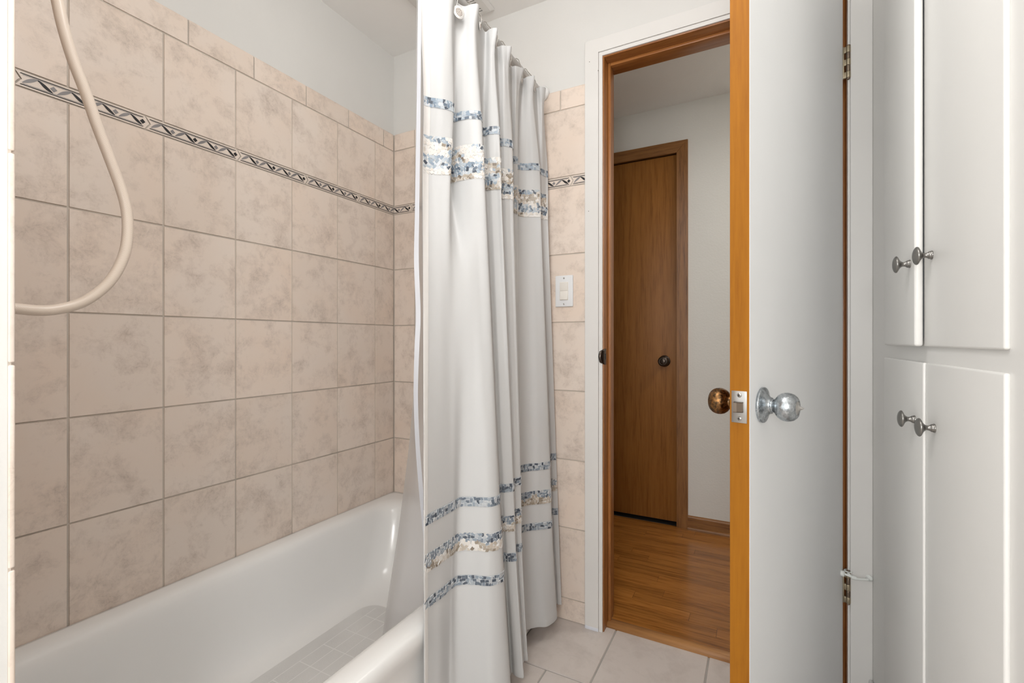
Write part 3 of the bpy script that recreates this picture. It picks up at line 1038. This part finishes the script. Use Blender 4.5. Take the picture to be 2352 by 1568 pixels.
# plan of the cloth at several heights: 7 bulging folds with hidden valleys between them
CURTAIN = {
    1.93: [(0.717, 0.913), (0.721, 0.923), (0.743, 0.938), (0.770, 0.949), (0.793, 0.964), (0.773, 0.990), (0.760, 1.020), (0.767, 1.044), (0.790, 1.047), (0.804, 1.059), (0.777, 1.104), (0.763, 1.157), (0.780, 1.155), (0.794, 1.156), (0.802, 1.165), (0.775, 1.195), (0.761, 1.233), (0.776, 1.236), (0.788, 1.245), (0.798, 1.257), (0.768, 1.296), (0.751, 1.342), (0.764, 1.349), (0.773, 1.362), (0.780, 1.377), (0.760, 1.398), (0.754, 1.426), (0.770, 1.423), (0.784, 1.425), (0.794, 1.432), (0.773, 1.464), (0.768, 1.502), (0.782, 1.500), (0.793, 1.506), (0.798, 1.518)],
    1.868: [(0.714, 0.924), (0.718, 0.934), (0.740, 0.949), (0.758, 0.962), (0.770, 0.980), (0.761, 1.004), (0.749, 1.032), (0.765, 1.051), (0.782, 1.056), (0.788, 1.070), (0.771, 1.113), (0.757, 1.164), (0.778, 1.162), (0.785, 1.165), (0.787, 1.174), (0.771, 1.204), (0.759, 1.242), (0.776, 1.246), (0.780, 1.256), (0.781, 1.271), (0.761, 1.311), (0.743, 1.360), (0.757, 1.366), (0.757, 1.377), (0.756, 1.390), (0.747, 1.410), (0.742, 1.438), (0.763, 1.441), (0.773, 1.445), (0.777, 1.455), (0.769, 1.482), (0.765, 1.516), (0.780, 1.518), (0.782, 1.527), (0.780, 1.539)],
    1.665: [(0.703, 0.953), (0.707, 0.964), (0.722, 0.980), (0.739, 0.997), (0.748, 1.022), (0.730, 1.041), (0.718, 1.066), (0.747, 1.070), (0.774, 1.080), (0.787, 1.099), (0.758, 1.137), (0.742, 1.182), (0.762, 1.182), (0.778, 1.188), (0.788, 1.199), (0.763, 1.230), (0.752, 1.268), (0.763, 1.274), (0.772, 1.286), (0.775, 1.307), (0.742, 1.354), (0.722, 1.408), (0.726, 1.413), (0.730, 1.419), (0.732, 1.427), (0.714, 1.444), (0.711, 1.469), (0.731, 1.490), (0.757, 1.499), (0.773, 1.517), (0.758, 1.532), (0.757, 1.554), (0.763, 1.566), (0.766, 1.586), (0.771, 1.596)],
    1.475: [(0.686, 0.970), (0.690, 0.981), (0.701, 0.995), (0.719, 1.008), (0.736, 1.024), (0.716, 1.047), (0.703, 1.073), (0.740, 1.071), (0.778, 1.074), (0.802, 1.091), (0.773, 1.127), (0.757, 1.172), (0.773, 1.180), (0.787, 1.185), (0.800, 1.189), (0.772, 1.223), (0.759, 1.265), (0.769, 1.274), (0.776, 1.284), (0.782, 1.299), (0.742, 1.359), (0.717, 1.425), (0.718, 1.435), (0.719, 1.443), (0.722, 1.448), (0.710, 1.460), (0.712, 1.478), (0.732, 1.496), (0.755, 1.510), (0.777, 1.520), (0.765, 1.529), (0.768, 1.544), (0.771, 1.556), (0.777, 1.564), (0.784, 1.568)],
    1.2: [(0.711, 0.941), (0.714, 0.949), (0.721, 0.969), (0.733, 0.990), (0.742, 1.007), (0.749, 1.025), (0.763, 1.041), (0.780, 1.055), (0.796, 1.071), (0.816, 1.093), (0.787, 1.129), (0.771, 1.174), (0.785, 1.181), (0.799, 1.188), (0.810, 1.195), (0.785, 1.223), (0.776, 1.259), (0.784, 1.268), (0.790, 1.277), (0.795, 1.290), (0.764, 1.336), (0.744, 1.386), (0.741, 1.399), (0.739, 1.410), (0.738, 1.420), (0.728, 1.433), (0.729, 1.449), (0.748, 1.473), (0.772, 1.490), (0.793, 1.509), (0.776, 1.529), (0.774, 1.555), (0.778, 1.566), (0.784, 1.573), (0.790, 1.578)],
    0.62: [(0.764, 0.878), (0.764, 0.881), (0.764, 0.914), (0.764, 0.951), (0.764, 0.984), (0.764, 0.999), (0.764, 1.029), (0.793, 1.049), (0.833, 1.064), (0.845, 1.098), (0.816, 1.133), (0.801, 1.177), (0.812, 1.183), (0.823, 1.193), (0.831, 1.207), (0.814, 1.223), (0.811, 1.246), (0.815, 1.254), (0.819, 1.262), (0.822, 1.272), (0.812, 1.287), (0.801, 1.302), (0.791, 1.322), (0.782, 1.341), (0.772, 1.361), (0.767, 1.376), (0.764, 1.387), (0.781, 1.423), (0.807, 1.447), (0.826, 1.487), (0.799, 1.530), (0.788, 1.579), (0.793, 1.586), (0.798, 1.592), (0.803, 1.599)],
    0.4: [(0.764, 0.879), (0.764, 0.882), (0.764, 0.914), (0.766, 0.943), (0.764, 0.977), (0.764, 0.991), (0.768, 1.014), (0.803, 1.035), (0.845, 1.050), (0.862, 1.092), (0.830, 1.135), (0.811, 1.185), (0.823, 1.188), (0.833, 1.196), (0.841, 1.206), (0.821, 1.227), (0.817, 1.255), (0.821, 1.258), (0.825, 1.263), (0.828, 1.269), (0.818, 1.285), (0.807, 1.300), (0.796, 1.321), (0.787, 1.340), (0.776, 1.361), (0.771, 1.376), (0.767, 1.391), (0.787, 1.420), (0.813, 1.443), (0.838, 1.476), (0.809, 1.525), (0.794, 1.581), (0.800, 1.585), (0.807, 1.590), (0.813, 1.595)],
    0.065: [(0.764, 0.880), (0.764, 0.883), (0.768, 0.909), (0.772, 0.931), (0.766, 0.968), (0.772, 0.981), (0.784, 0.998), (0.823, 1.022), (0.867, 1.037), (0.888, 1.087), (0.850, 1.141), (0.826, 1.202), (0.842, 1.197), (0.857, 1.197), (0.866, 1.204), (0.844, 1.230), (0.837, 1.263), (0.839, 1.266), (0.842, 1.270), (0.845, 1.273), (0.834, 1.290), (0.822, 1.307), (0.811, 1.330), (0.801, 1.351), (0.790, 1.374), (0.785, 1.391), (0.779, 1.407), (0.803, 1.436), (0.831, 1.456), (0.842, 1.512), (0.817, 1.550), (0.806, 1.594), (0.813, 1.595), (0.819, 1.597), (0.824, 1.600)],
}

LEV = sorted(CURTAIN)
NS = 8
PLAN = {z: spline(CURTAIN[z], NS) for z in LEV}
NU = len(PLAN[LEV[0]])


def cloth_pt(i, z):
    """plan point i (float) of the cloth at height z"""
    z = max(LEV[0], min(LEV[-1], z))
    for a, b_ in zip(LEV[:-1], LEV[1:]):
        if z <= b_ + 1e-9:
            break
    t = (z - a) / (b_ - a)
    i = max(0.0, min(NU - 1.0, i))
    k = min(int(i), NU - 2)
    f = i - k

    def at(lv):
        p, q = PLAN[lv][k], PLAN[lv][k + 1]
        return Vector((p[0] + (q[0] - p[0]) * f, p[1] + (q[1] - p[1]) * f))
    # smooth in height: Hermite through neighbouring levels
    ia = LEV.index(a)
    pa, pb = at(a), at(b_)
    za, zb = LEV[max(ia - 1, 0)], LEV[min(ia + 2, len(LEV) - 1)]
    ma = (pb - at(za)) / (b_ - za) * (b_ - a)
    mbb = (at(zb) - pa) / (zb - a) * (b_ - a)
    lim = 1.0
    t2, t3 = t * t, t * t * t
    v = pa * (2 * t3 - 3 * t2 + 1) + ma * lim * (t3 - 2 * t2 + t) + pb * (-2 * t3 + 3 * t2) + mbb * lim * (t3 - t2)
    return Vector((v.x, v.y, z))


def cloth_n(i, z):
    t = cloth_pt(min(i + .6, NU - 1), z) - cloth_pt(max(i - .6, 0), z)
    n_ = Vector((t.y, -t.x, 0))
    return n_.normalized() if n_.length > 1e-9 else Vector((1, 0, 0))


ZTOP, ZHEM = 1.930, .065
cu = empty('shower_curtain', (.80, 1.25, ZHEM))
tag(cu, 'white fabric shower curtain with blue and beige mosaic bands, drawn to the doorway end', 'shower curtain')
cm = MB()
NZ = 84
loops = []
for r in range(NZ + 1):
    z = ZHEM + (ZTOP - ZHEM) * r / NZ
    row = []
    for i in range(NU):
        p = cloth_pt(i, z)
        if r == NZ:     # scalloped top edge: lifted on the bulges, lower at the hooks
            pass
        row.append(p)
    loops.append(row)
cm.loft(loops, 0, close=False, smooth=True)
cloth = cm.build('cloth', M['curtain'], cu)
sm = cloth.modifiers.new('thickness', 'SOLIDIFY')
sm.thickness = .0009
sm.offset = -1


def strip(name, mat, i0, i1, z0, z1, off, nu, nz, ripple=0.0):
    s = MB()
    lo = []
    for r in range(nz + 1):
        z = z0 + (z1 - z0) * r / nz
        row = []
        for k in range(nu + 1):
            i = i0 + (i1 - i0) * k / nu
            off_ = off * (1.0 if 0 < r < nz else .25)
            rp = ripple * (math.sin(z * 310 + k) + .6 * math.sin(z * 173)) * (k / nu) if ripple else 0
            row.append(cloth_pt(i, z) + cloth_n(i, z) * (off_ + rp))
        lo.append(row)
    s.loft(lo, 0, close=False, smooth=True)
    return s.build(name, mat, cu)


# sewn edges: bottom hem, top heading and the puckered side hem
strip('bottom_hem', M['curtain'], 0, NU - 1, ZHEM + .0005, ZHEM + .024, .0007, NU - 1, 6)
strip('top_heading', M['curtain'], 0, NU - 1, ZTOP - .046, ZTOP - .0005, .0005, NU - 1, 8)


def arc_param(z):
    pts_ = [cloth_pt(i, z) for i in range(NU)]
    S = [0.0]
    for a, b_ in zip(pts_[:-1], pts_[1:]):
        S.append(S[-1] + (b_ - a).length)
    return S


def s_to_i(S, s):
    lo_, hi = 0, len(S) - 1
    if s <= 0:
        return 0.0
    if s >= S[-1]:
        return float(hi)
    while hi - lo_ > 1:
        m_ = (lo_ + hi) // 2
        if S[m_] <= s:
            lo_ = m_
        else:
            hi = m_
    return lo_ + (s - S[lo_]) / max(S[hi] - S[lo_], 1e-9)


S_ = arc_param(.9)
strip('side_hem', M['hem'], 0, s_to_i(S_, .014), ZHEM + .002, ZTOP - .05, .0011, 4, 330, .0004)

BLUES = [(.27, .34, .42), (.35, .42, .49), (.20, .26, .33), (.44, .50, .56), (.14, .18, .23), (.52, .57, .61), (.31, .37, .43), (.08, .10, .13), (.62, .65, .68)]
GREYS = [(.30, .35, .40), (.22, .26, .31), (.40, .44, .48), (.13, .16, .20), (.50, .52, .54), (.26, .31, .36), (.08, .10, .13)]
CREAM = [(.80, .765, .72), (.77, .72, .665), (.82, .79, .755), (.70, .645, .58), (.80, .76, .71)]
TAUPE = [(.42, .36, .29), (.54, .47, .39), (.33, .275, .21), (.64, .57, .49), (.48, .42, .345), (.24, .195, .15)]


def field(s, z, seed):
    return math.sin(s * 23 + seed) * math.cos(z * 60 + seed * 1.7) + .6 * math.sin(s * 61 + z * 90 + seed * 3.1)


def mosaic(name, z0, z1, kind, seed):
    """satin chips laid like mosaic on a sewn-on ribbon"""
    rr = random.Random(seed)
    S = arc_param((z0 + z1) / 2)
    total = S[-1]
    b = MB()
    lo = []
    nz = max(3, int((z1 - z0) / .012))
    for r in range(nz + 1):
        z = z0 + (z1 - z0) * r / nz
        lo.append([cloth_pt(i, z) + cloth_n(i, z) * .0004 for i in range(NU)])
    b.loft(lo, 0, close=False, smooth=True, attr=(.62, .60, .57) if kind in ('wide', 'low') else (.42, .46, .50))
    cw, chh = .0118, .0078
    stepz = .0083
    nrow = max(3, round((z1 - z0) / stepz))
    for r in range(nrow):
        zc = z0 + (r + .5) * (z1 - z0) / nrow
        s = rr.uniform(0, .008)
        while s < total - .004:
            fz = (zc - z0) / (z1 - z0)
            fv = field(s, zc, seed)
            if kind == 'blue':
                pal = BLUES
            elif kind == 'grey':
                pal = GREYS
            elif kind == 'wide':        # blue rim, cream field, blue belt, cream and taupe foot
                if fz > .86:
                    pal = BLUES if fv > -.1 else CREAM
                elif fz > .50:
                    pal = CREAM if fv < .55 else (TAUPE if rr.random() < .6 else BLUES)
                    if s > total * .42 and rr.random() < .75:
                        pal = TAUPE
                elif fz > .16:
                    pal = BLUES if fv > -.75 else CREAM
                else:
                    pal = CREAM if fv > .1 else TAUPE
            else:                       # lower wide band: grey-blue over beige
                pal = GREYS if fz > .48 + .12 * fv else (CREAM if fv > .2 else TAUPE)
                if s > total * .55 and pal is CREAM:
                    pal = TAUPE
            col = tuple(q_ * .88 for q_ in rr.choice(pal))
            wide = kind in ('wide', 'low')
            ang = rr.gauss(0, .75 if wide else .22) + (0 if rr.random() < .6 else PI / 2)
            w2, h2 = cw / 2 * rr.uniform(.95, 1.3), chh / 2 * rr.uniform(1.0, 1.3)
            ca, sa = math.cos(ang), math.sin(ang)
            sc_, zcc = s + rr.gauss(0, .0012), zc + rr.gauss(0, .0011)
            tx, tz = rr.gauss(0, .10), rr.gauss(0, .14)
            jit = rr.random() * .0005
            vs_ = []
            for u, v, lift in ((-1, -1, 0), (1, -1, 0), (1, 1, 0), (-1, 1, 0), (-.86, -.80, 1), (.86, -.80, 1), (.86, .80, 1), (-.86, .80, 1)):
                du, dv = u * w2 * ca - v * h2 * sa, u * w2 * sa + v * h2 * ca
                zz = min(max(zcc + dv, z0 + .0003), z1 - .0003)
                si = min(max(sc_ + du, 0.0005), total - .0005)
                ii = s_to_i(S, si)
                hgt = .0007 + (0.0005 + .0022 * abs(tx * u + tz * v) + jit if lift else 0)
                vs_.append(cloth_pt(ii, zz) + cloth_n(ii, zz) * hgt)
            b.add(vs_, [(4, 5, 6, 7)], 0, col)
            dk = tuple(q * .35 + .50 for q in col)
            b.add(vs_, [(0, 1, 5, 4), (1, 2, 6, 5), (2, 3, 7, 6), (3, 0, 4, 7)], 0, dk)
            s += .0102 * rr.uniform(.82, 1.15)
    return b.build(name, M['mosaic'], cu)


for nm, z0, z1, kd, sd, lb_ in (('mosaic_band', 1.641, 1.665, 'blue', 3, 'narrow blue band near the top'),
                                ('mosaic_band', 1.475, 1.573, 'wide', 5, 'wide blue, cream and taupe band near the top'),
                                ('mosaic_band', .595, .620, 'grey', 8, 'narrow grey-blue band, upper of the lower three'),
                                ('mosaic_band', .481, .528, 'low', 11, 'grey-blue and beige band, middle of the lower three'),
                                ('mosaic_band', .395, .420, 'grey', 14, 'narrow grey-blue band, lowest of all')):
    tag(mosaic(nm, z0, z1, kd, sd), lb_)

# hooks: one at every valley of the heading, joining the cloth to the rod
hook_i = [5, 10, 15, 20, 25, 30]
hook_lab = ['curtain hook with a beaded disc, first from the near end of the rod', 'second curtain hook from the near end of the rod', 'third curtain hook from the near end of the rod',
            'fourth curtain hook from the near end of the rod', 'fifth curtain hook from the near end of the rod', 'curtain hook nearest the doorway wall']
for q, ci in enumerate(hook_i):
    i = ci * NS + (4 if q == 0 else -1)
    z = ZTOP - .022
    p = cloth_pt(i, z)
    nn = cloth_n(i, z)
    hk = empty('curtain_hook', (p.x, p.y, ZTOP))
    tag(hk, hook_lab[q], 'curtain hook', 'hooks holding the curtain on the rod')
    out_ = p + nn * .004
    ring = [out_, p + nn * .007 + Vector((0, 0, .027)), Vector((RX + .017, p.y, RZ + .002)), Vector((RX + .010, p.y, RZ + .0135)), Vector((RX, p.y, RZ + .0165)), Vector((RX - .0135, p.y, RZ + .010)),
            Vector((RX - .0165, p.y, RZ - .004)), Vector((RX - .006, p.y, RZ - .022)), p - nn * .004 + Vector((0, 0, .030))]
    MB().tube(spline([tuple(v) for v in ring], 6), .0014, 0, 8).build('ring', M['chrome'], hk)
    fx = Vector((.9, -.42, 0)).normalized() if q == 0 else nn
    base = p + nn * .010 + Vector((0, 0, -.014)) if q == 0 else p + nn * .003
    rs = .86 if q == 0 else .5
    dc = MB()
    dc.lathe([(.0001, -.001), (.0185 * rs, -.001), (.0195 * rs, .0004), (.0190 * rs, .0018), (.0001, .0022)], base, fx, 0, 30)
    dc.build('disc', M['disc'], hk)
    bd = MB()
    uu = fx.orthogonal().normalized()
    ww = fx.cross(uu)
    for ring_r, cnt in ((0, 1), (.0035, 6), (.007, 12), (.0105, 18)):
        for k in range(cnt):
            a = 2 * PI * k / cnt + ring_r * 90
            cc = base + fx * .0022 + (uu * math.cos(a) + ww * math.sin(a)) * ring_r * rs
            bd.lathe([(.0015 * rs, -.0004), (.0015 * rs, .0004), (.0009 * rs, .0013), (.0001, .0016)], cc, fx, 0, 6)
    bd.build('beads', M['bead'], hk)

# liner inside the tub
LIN = {
    1.925: [(0.710, 0.918), (0.704, 0.935), (0.685, 0.960), (0.686, 1.000), (0.692, 1.050), (0.678, 1.100), (0.686, 1.160), (0.692, 1.220), (0.676, 1.280), (0.687, 1.350), (0.691, 1.420), (0.676, 1.480), (0.685, 1.540), (0.690, 1.585)],
    1.35: [(0.710, 0.910), (0.700, 0.930), (0.680, 0.962), (0.672, 1.000), (0.675, 1.050), (0.668, 1.100), (0.676, 1.160), (0.678, 1.220), (0.668, 1.280), (0.676, 1.350), (0.678, 1.420), (0.670, 1.480), (0.676, 1.540), (0.680, 1.590)],
    0.91: [(0.700, 0.917), (0.686, 0.945), (0.672, 0.980), (0.670, 1.020), (0.670, 1.060), (0.663, 1.110), (0.670, 1.170), (0.670, 1.230), (0.662, 1.290), (0.668, 1.360), (0.670, 1.420), (0.664, 1.480), (0.670, 1.540), (0.675, 1.590)],
    0.6: [(0.645, 0.935), (0.632, 0.965), (0.630, 1.000), (0.645, 1.050), (0.655, 1.090), (0.640, 1.140), (0.640, 1.200), (0.650, 1.260), (0.638, 1.320), (0.635, 1.380), (0.648, 1.430), (0.638, 1.480), (0.648, 1.530), (0.655, 1.580)],
    0.36: [(0.608, 0.925), (0.592, 0.955), (0.588, 0.990), (0.608, 1.040), (0.625, 1.080), (0.602, 1.140), (0.600, 1.200), (0.618, 1.250), (0.606, 1.310), (0.595, 1.360), (0.608, 1.400), (0.598, 1.440), (0.605, 1.470), (0.612, 1.500)],
    0.14: [(0.575, 0.915), (0.555, 0.945), (0.550, 0.980), (0.570, 1.030), (0.590, 1.070), (0.565, 1.120), (0.562, 1.180), (0.580, 1.220), (0.568, 1.270), (0.556, 1.300), (0.568, 1.330), (0.560, 1.360), (0.566, 1.380), (0.572, 1.400)],
}
LL = sorted(LIN)
LPLAN = {z: spline(LIN[z], 6) for z in LL}
LNU = len(LPLAN[LL[0]])


def liner_pt(i, z):
    for a, b_ in zip(LL[:-1], LL[1:]):
        if z <= b_ + 1e-9:
            break
    t = (z - a) / (b_ - a)
    ia = LL.index(a)

    def at(lv):
        k = min(int(i), LNU - 2)
        f = i - k
        p, q = LPLAN[lv][k], LPLAN[lv][k + 1]
        return Vector((p[0] + (q[0] - p[0]) * f, p[1] + (q[1] - p[1]) * f))
    pa, pb = at(a), at(b_)
    za, zb = LL[max(ia - 1, 0)], LL[min(ia + 2, len(LL) - 1)]
    ma = (pb - at(za)) / (b_ - za) * (b_ - a)
    mbb = (at(zb) - pa) / (zb - a) * (b_ - a)
    t2, t3 = t * t, t * t * t
    v = pa * (2 * t3 - 3 * t2 + 1) + ma * (t3 - 2 * t2 + t) + pb * (-2 * t3 + 3 * t2) + mbb * (t3 - t2)
    return Vector((v.x, v.y, z))


ln_o = empty('shower_liner', (.58, 1.2, .14))
tag(ln_o, 'translucent white shower liner hanging into the tub behind the curtain', 'shower liner')
lm = MB()
lm.loft([[liner_pt(i, .14 + (1.925 - .14) * r / 60) for i in range(LNU)] for r in range(61)], 0, close=False, smooth=True)
lm.build('film', M['liner'], ln_o)
lh = MB()
# the doubled side hem hangs straight while the film behind it swings into the tub: (near y, far y, z)
HEM = [(0.9150, 0.9161, 1.8808), (0.9100, 0.9128, 1.6082), (0.9034, 0.9077, 1.3587), (0.9001, 0.9061, 1.2296), (0.9067, 0.9128, 1.1016), (0.9017, 0.9077, 1.0157), (0.8985, 0.9028, 0.9089), (0.9034, 0.9077, 0.8013), (0.9150, 0.9195, 0.6910), (0.9320, 0.9384, 0.5660), (0.9476, 0.9543, 0.4607)]
HS = spline(HEM, 6)
lo = []
for k, (ya, yb, z) in enumerate(HS):
    wv = .0006 * math.sin(z * 130)
    lo.append([Vector((.716, ya, z)), Vector((.719, ya + (yb - ya) * .3 + wv, z)), Vector((.723, ya + (yb - ya) * .7, z)), Vector((.726, yb, z))])
lh.loft(lo, 0, close=False, smooth=True)
lh.build('side_hem', M['linerhem'], ln_o)

# ================================================================ ceiling vent
ve = empty('ceiling_vent', (.423, 1.434, CZ))
tag(ve, 'square slatted exhaust vent in the ceiling above the tub', 'ceiling vent')
VX0, VX1, VY0, VY1 = .2905, .5555, 1.312, 1.577
fm = MB()
lo = [rrect(VX0, VX1, VY0, VY1, .006, CZ - .0005, 5), rrect(VX0, VX1, VY0, VY1, .006, CZ - .004, 5), rrect(VX0 + .012, VX1 - .012, VY0 + .012, VY1 - .012, .006, CZ - .0125, 5),
      rrect(VX0 + .036, VX1 - .036, VY0 + .030, VY1 - .030, .004, CZ - .0150, 5), rrect(VX0 + .036, VX1 - .036, VY0 + .030, VY1 - .030, .004, CZ - .003, 5)]
fm.loft(lo, 0, True, False)
fm.build('frame', M['vent'], ve)
gr = MB()
k = 0
y = VY0 + .034
while y < VY1 - .034:
    gr.box(VX0 + .034, VX1 - .034, y, y + .0062, CZ - .0145, CZ - .004, 0, .001)
    y += .0118
gr.build('grille', M['vent'], ve)
MB().box(VX0 + .034, VX1 - .034, VY0 + .028, VY1 - .028, CZ - .0028, CZ - .0012).build('cavity_shade', M['dark'], ve)  # dark sheet painted as the shade behind the slats

# ================================================================ light switch
SX, SZ = .8275, 1.218
sw = empty('light_switch', (SX, YB, SZ))
tag(sw, 'white double rocker light switch on the tiles beside the door casing', 'light switch')
MB().box(SX - .0350, SX + .0350, YB - .0062, YB - .0002, SZ - .0580, SZ + .0580, 0, .0035, seg=3).build('switch_plate', M['plate'], sw)
MB().box(SX - .0172, SX + .0172, YB - .0068, YB - .0055, SZ - .0338, SZ + .0338, 0, .0006).build('switch_frame', M['rocker'], sw)
for zc, tl in ((SZ + .0166, .10), (SZ - .0166, -.10)):
    mt = Matrix.Translation((SX, YB - .0062, zc)) @ Matrix.Rotation(tl, 4, 'X')
    r_ = MB().box(-.0150, .0150, -.0036, .0025, -.0158, .0158, 0, .001, mtx=mt)
    r_.build('rocker', M['rocker'], sw)
for dz in (-.048, .048):
    s_ = MB().lathe([(.0001, .0012), (.0026, .0010), (.0032, 0)], (SX, YB - .0062, SZ + dz), (0, -1, 0), 0, 16)
    s_.box(SX - .0004, SX + .0004, YB - .0079, YB - .0068, SZ + dz - .0024, SZ + dz + .0024, 1)
    s_.build('screw', [M['steel'], M['dark']], sw)

# ================================================================ linen cabinet
lc = empty('linen_cabinet', (XR + .2, 1.13, 0))
tag(lc, 'tall built-in white linen cabinet with four doors right of the doorway', 'cabinet')
CYA, CYB = .660, 1.6275
DFY0, DFY1, DMID = .8105, 1.4485, 1.1255
fr = MB()
fr.box(XR, XR + .42, CYA, CYA + .02, 0.0, CZ - .001)
fr.box(XR, XR + .42, CYB - .02, CYB, 0.0, CZ - .001)
fr.box(XR + .40, XR + .42, CYA + .02, CYB - .02, 0.0, CZ - .001)
fr.build('carcass', M['cabpaint'], lc)
ff = MB()
ff.box(XR, XR + .019, CYA + .0205, DFY0 + .012, 0.0, CZ - .001, 0, 0)
ff.box(XR, XR + .019, DFY1 - .012, CYB - .0205 + .02, 0.0, CZ - .001, 0, 0)
ff.box(XR, XR + .0185, DFY0 + .012, DFY1 - .012, .980, 1.040, 0, 0)
ff.box(XR + .0004, XR + .0185, DFY0 + .012, DFY1 - .012, 0.0, .125, 0, .0008)
ff.box(XR + .0004, XR + .0185, DFY0 + .012, DFY1 - .012, 2.13, CZ - .001, 0, .0008)
ff.build('face_frame', M['cabpaint'], lc)
KP = [(.0078, 0), (.0080, .0012), (.0074, .0024), (.0068, .0028), (.0070, .0042), (.0064, .0052), (.0052, .0066), (.0043, .0095), (.0044, .0118), (.0062, .0144), (.0096, .0168),
      (.0134, .0186), (.0158, .0200), (.0164, .0214), (.0156, .0230), (.0126, .0250), (.0085, .0264), (.0042, .0271), (.0001, .0273)]
TH = .0185


def cab_door(y0, y1, z0, z1, ky, kz, swing, hinge_far):
    """lipped door; 'swing' opens it a little about its hinge edge"""
    d = MB()
    xf = 1.7380
    bm_ = .0046
    d.box(xf, (xf + .0130) if swing and abs(swing) > .02 else XR + .0012, y0, y1, z0, z1, 0, bm_, seg=6)
    kn = MB().lathe(KP, (xf, ky, kz), (-1, 0, 0), 0, 36)
    if swing:
        piv = Vector((xf + .014, y1 if hinge_far else y0, 0))
        mt = Matrix.Translation(piv) @ Matrix.Rotation(swing, 4, 'Z') @ Matrix.Translation(-piv)
        d.v = [tuple(mt @ Vector(p)) for p in d.v]
        kn.v = [tuple(mt @ Vector(p)) for p in kn.v]
    o = d.build('cabinet_door', M['cabpaint'], lc)
    kn.build('knob', M['pewter'], o)
    return o


tag(cab_door(DMID, DFY1, 1.0245, 2.16, 1.160, 1.184, -math.radians(2.75), True), 'upper cabinet door next to the doorway, slightly ajar')
tag(cab_door(DFY0, 1.1365, 1.0235, 2.16, 1.0865, 1.188, 0, False), 'upper cabinet door nearer the camera')
tag(cab_door(DMID + .0005, DFY1, .10, .994, 1.178, .8805, -math.radians(.55), True), 'lower cabinet door next to the doorway')
tag(cab_door(DFY0, DMID - .0015, .10, .994, 1.0725, .881, 0, False), 'lower cabinet door nearer the camera')
bb = MB().box(XR - .010, XR - .0004, DFY1 + .006, 1.606, 0.0, .098, 0, .004).build('baseboard_right', M['trim'])
struct(bb, 'short white baseboard at the foot of the cabinet stile', 'baseboard')
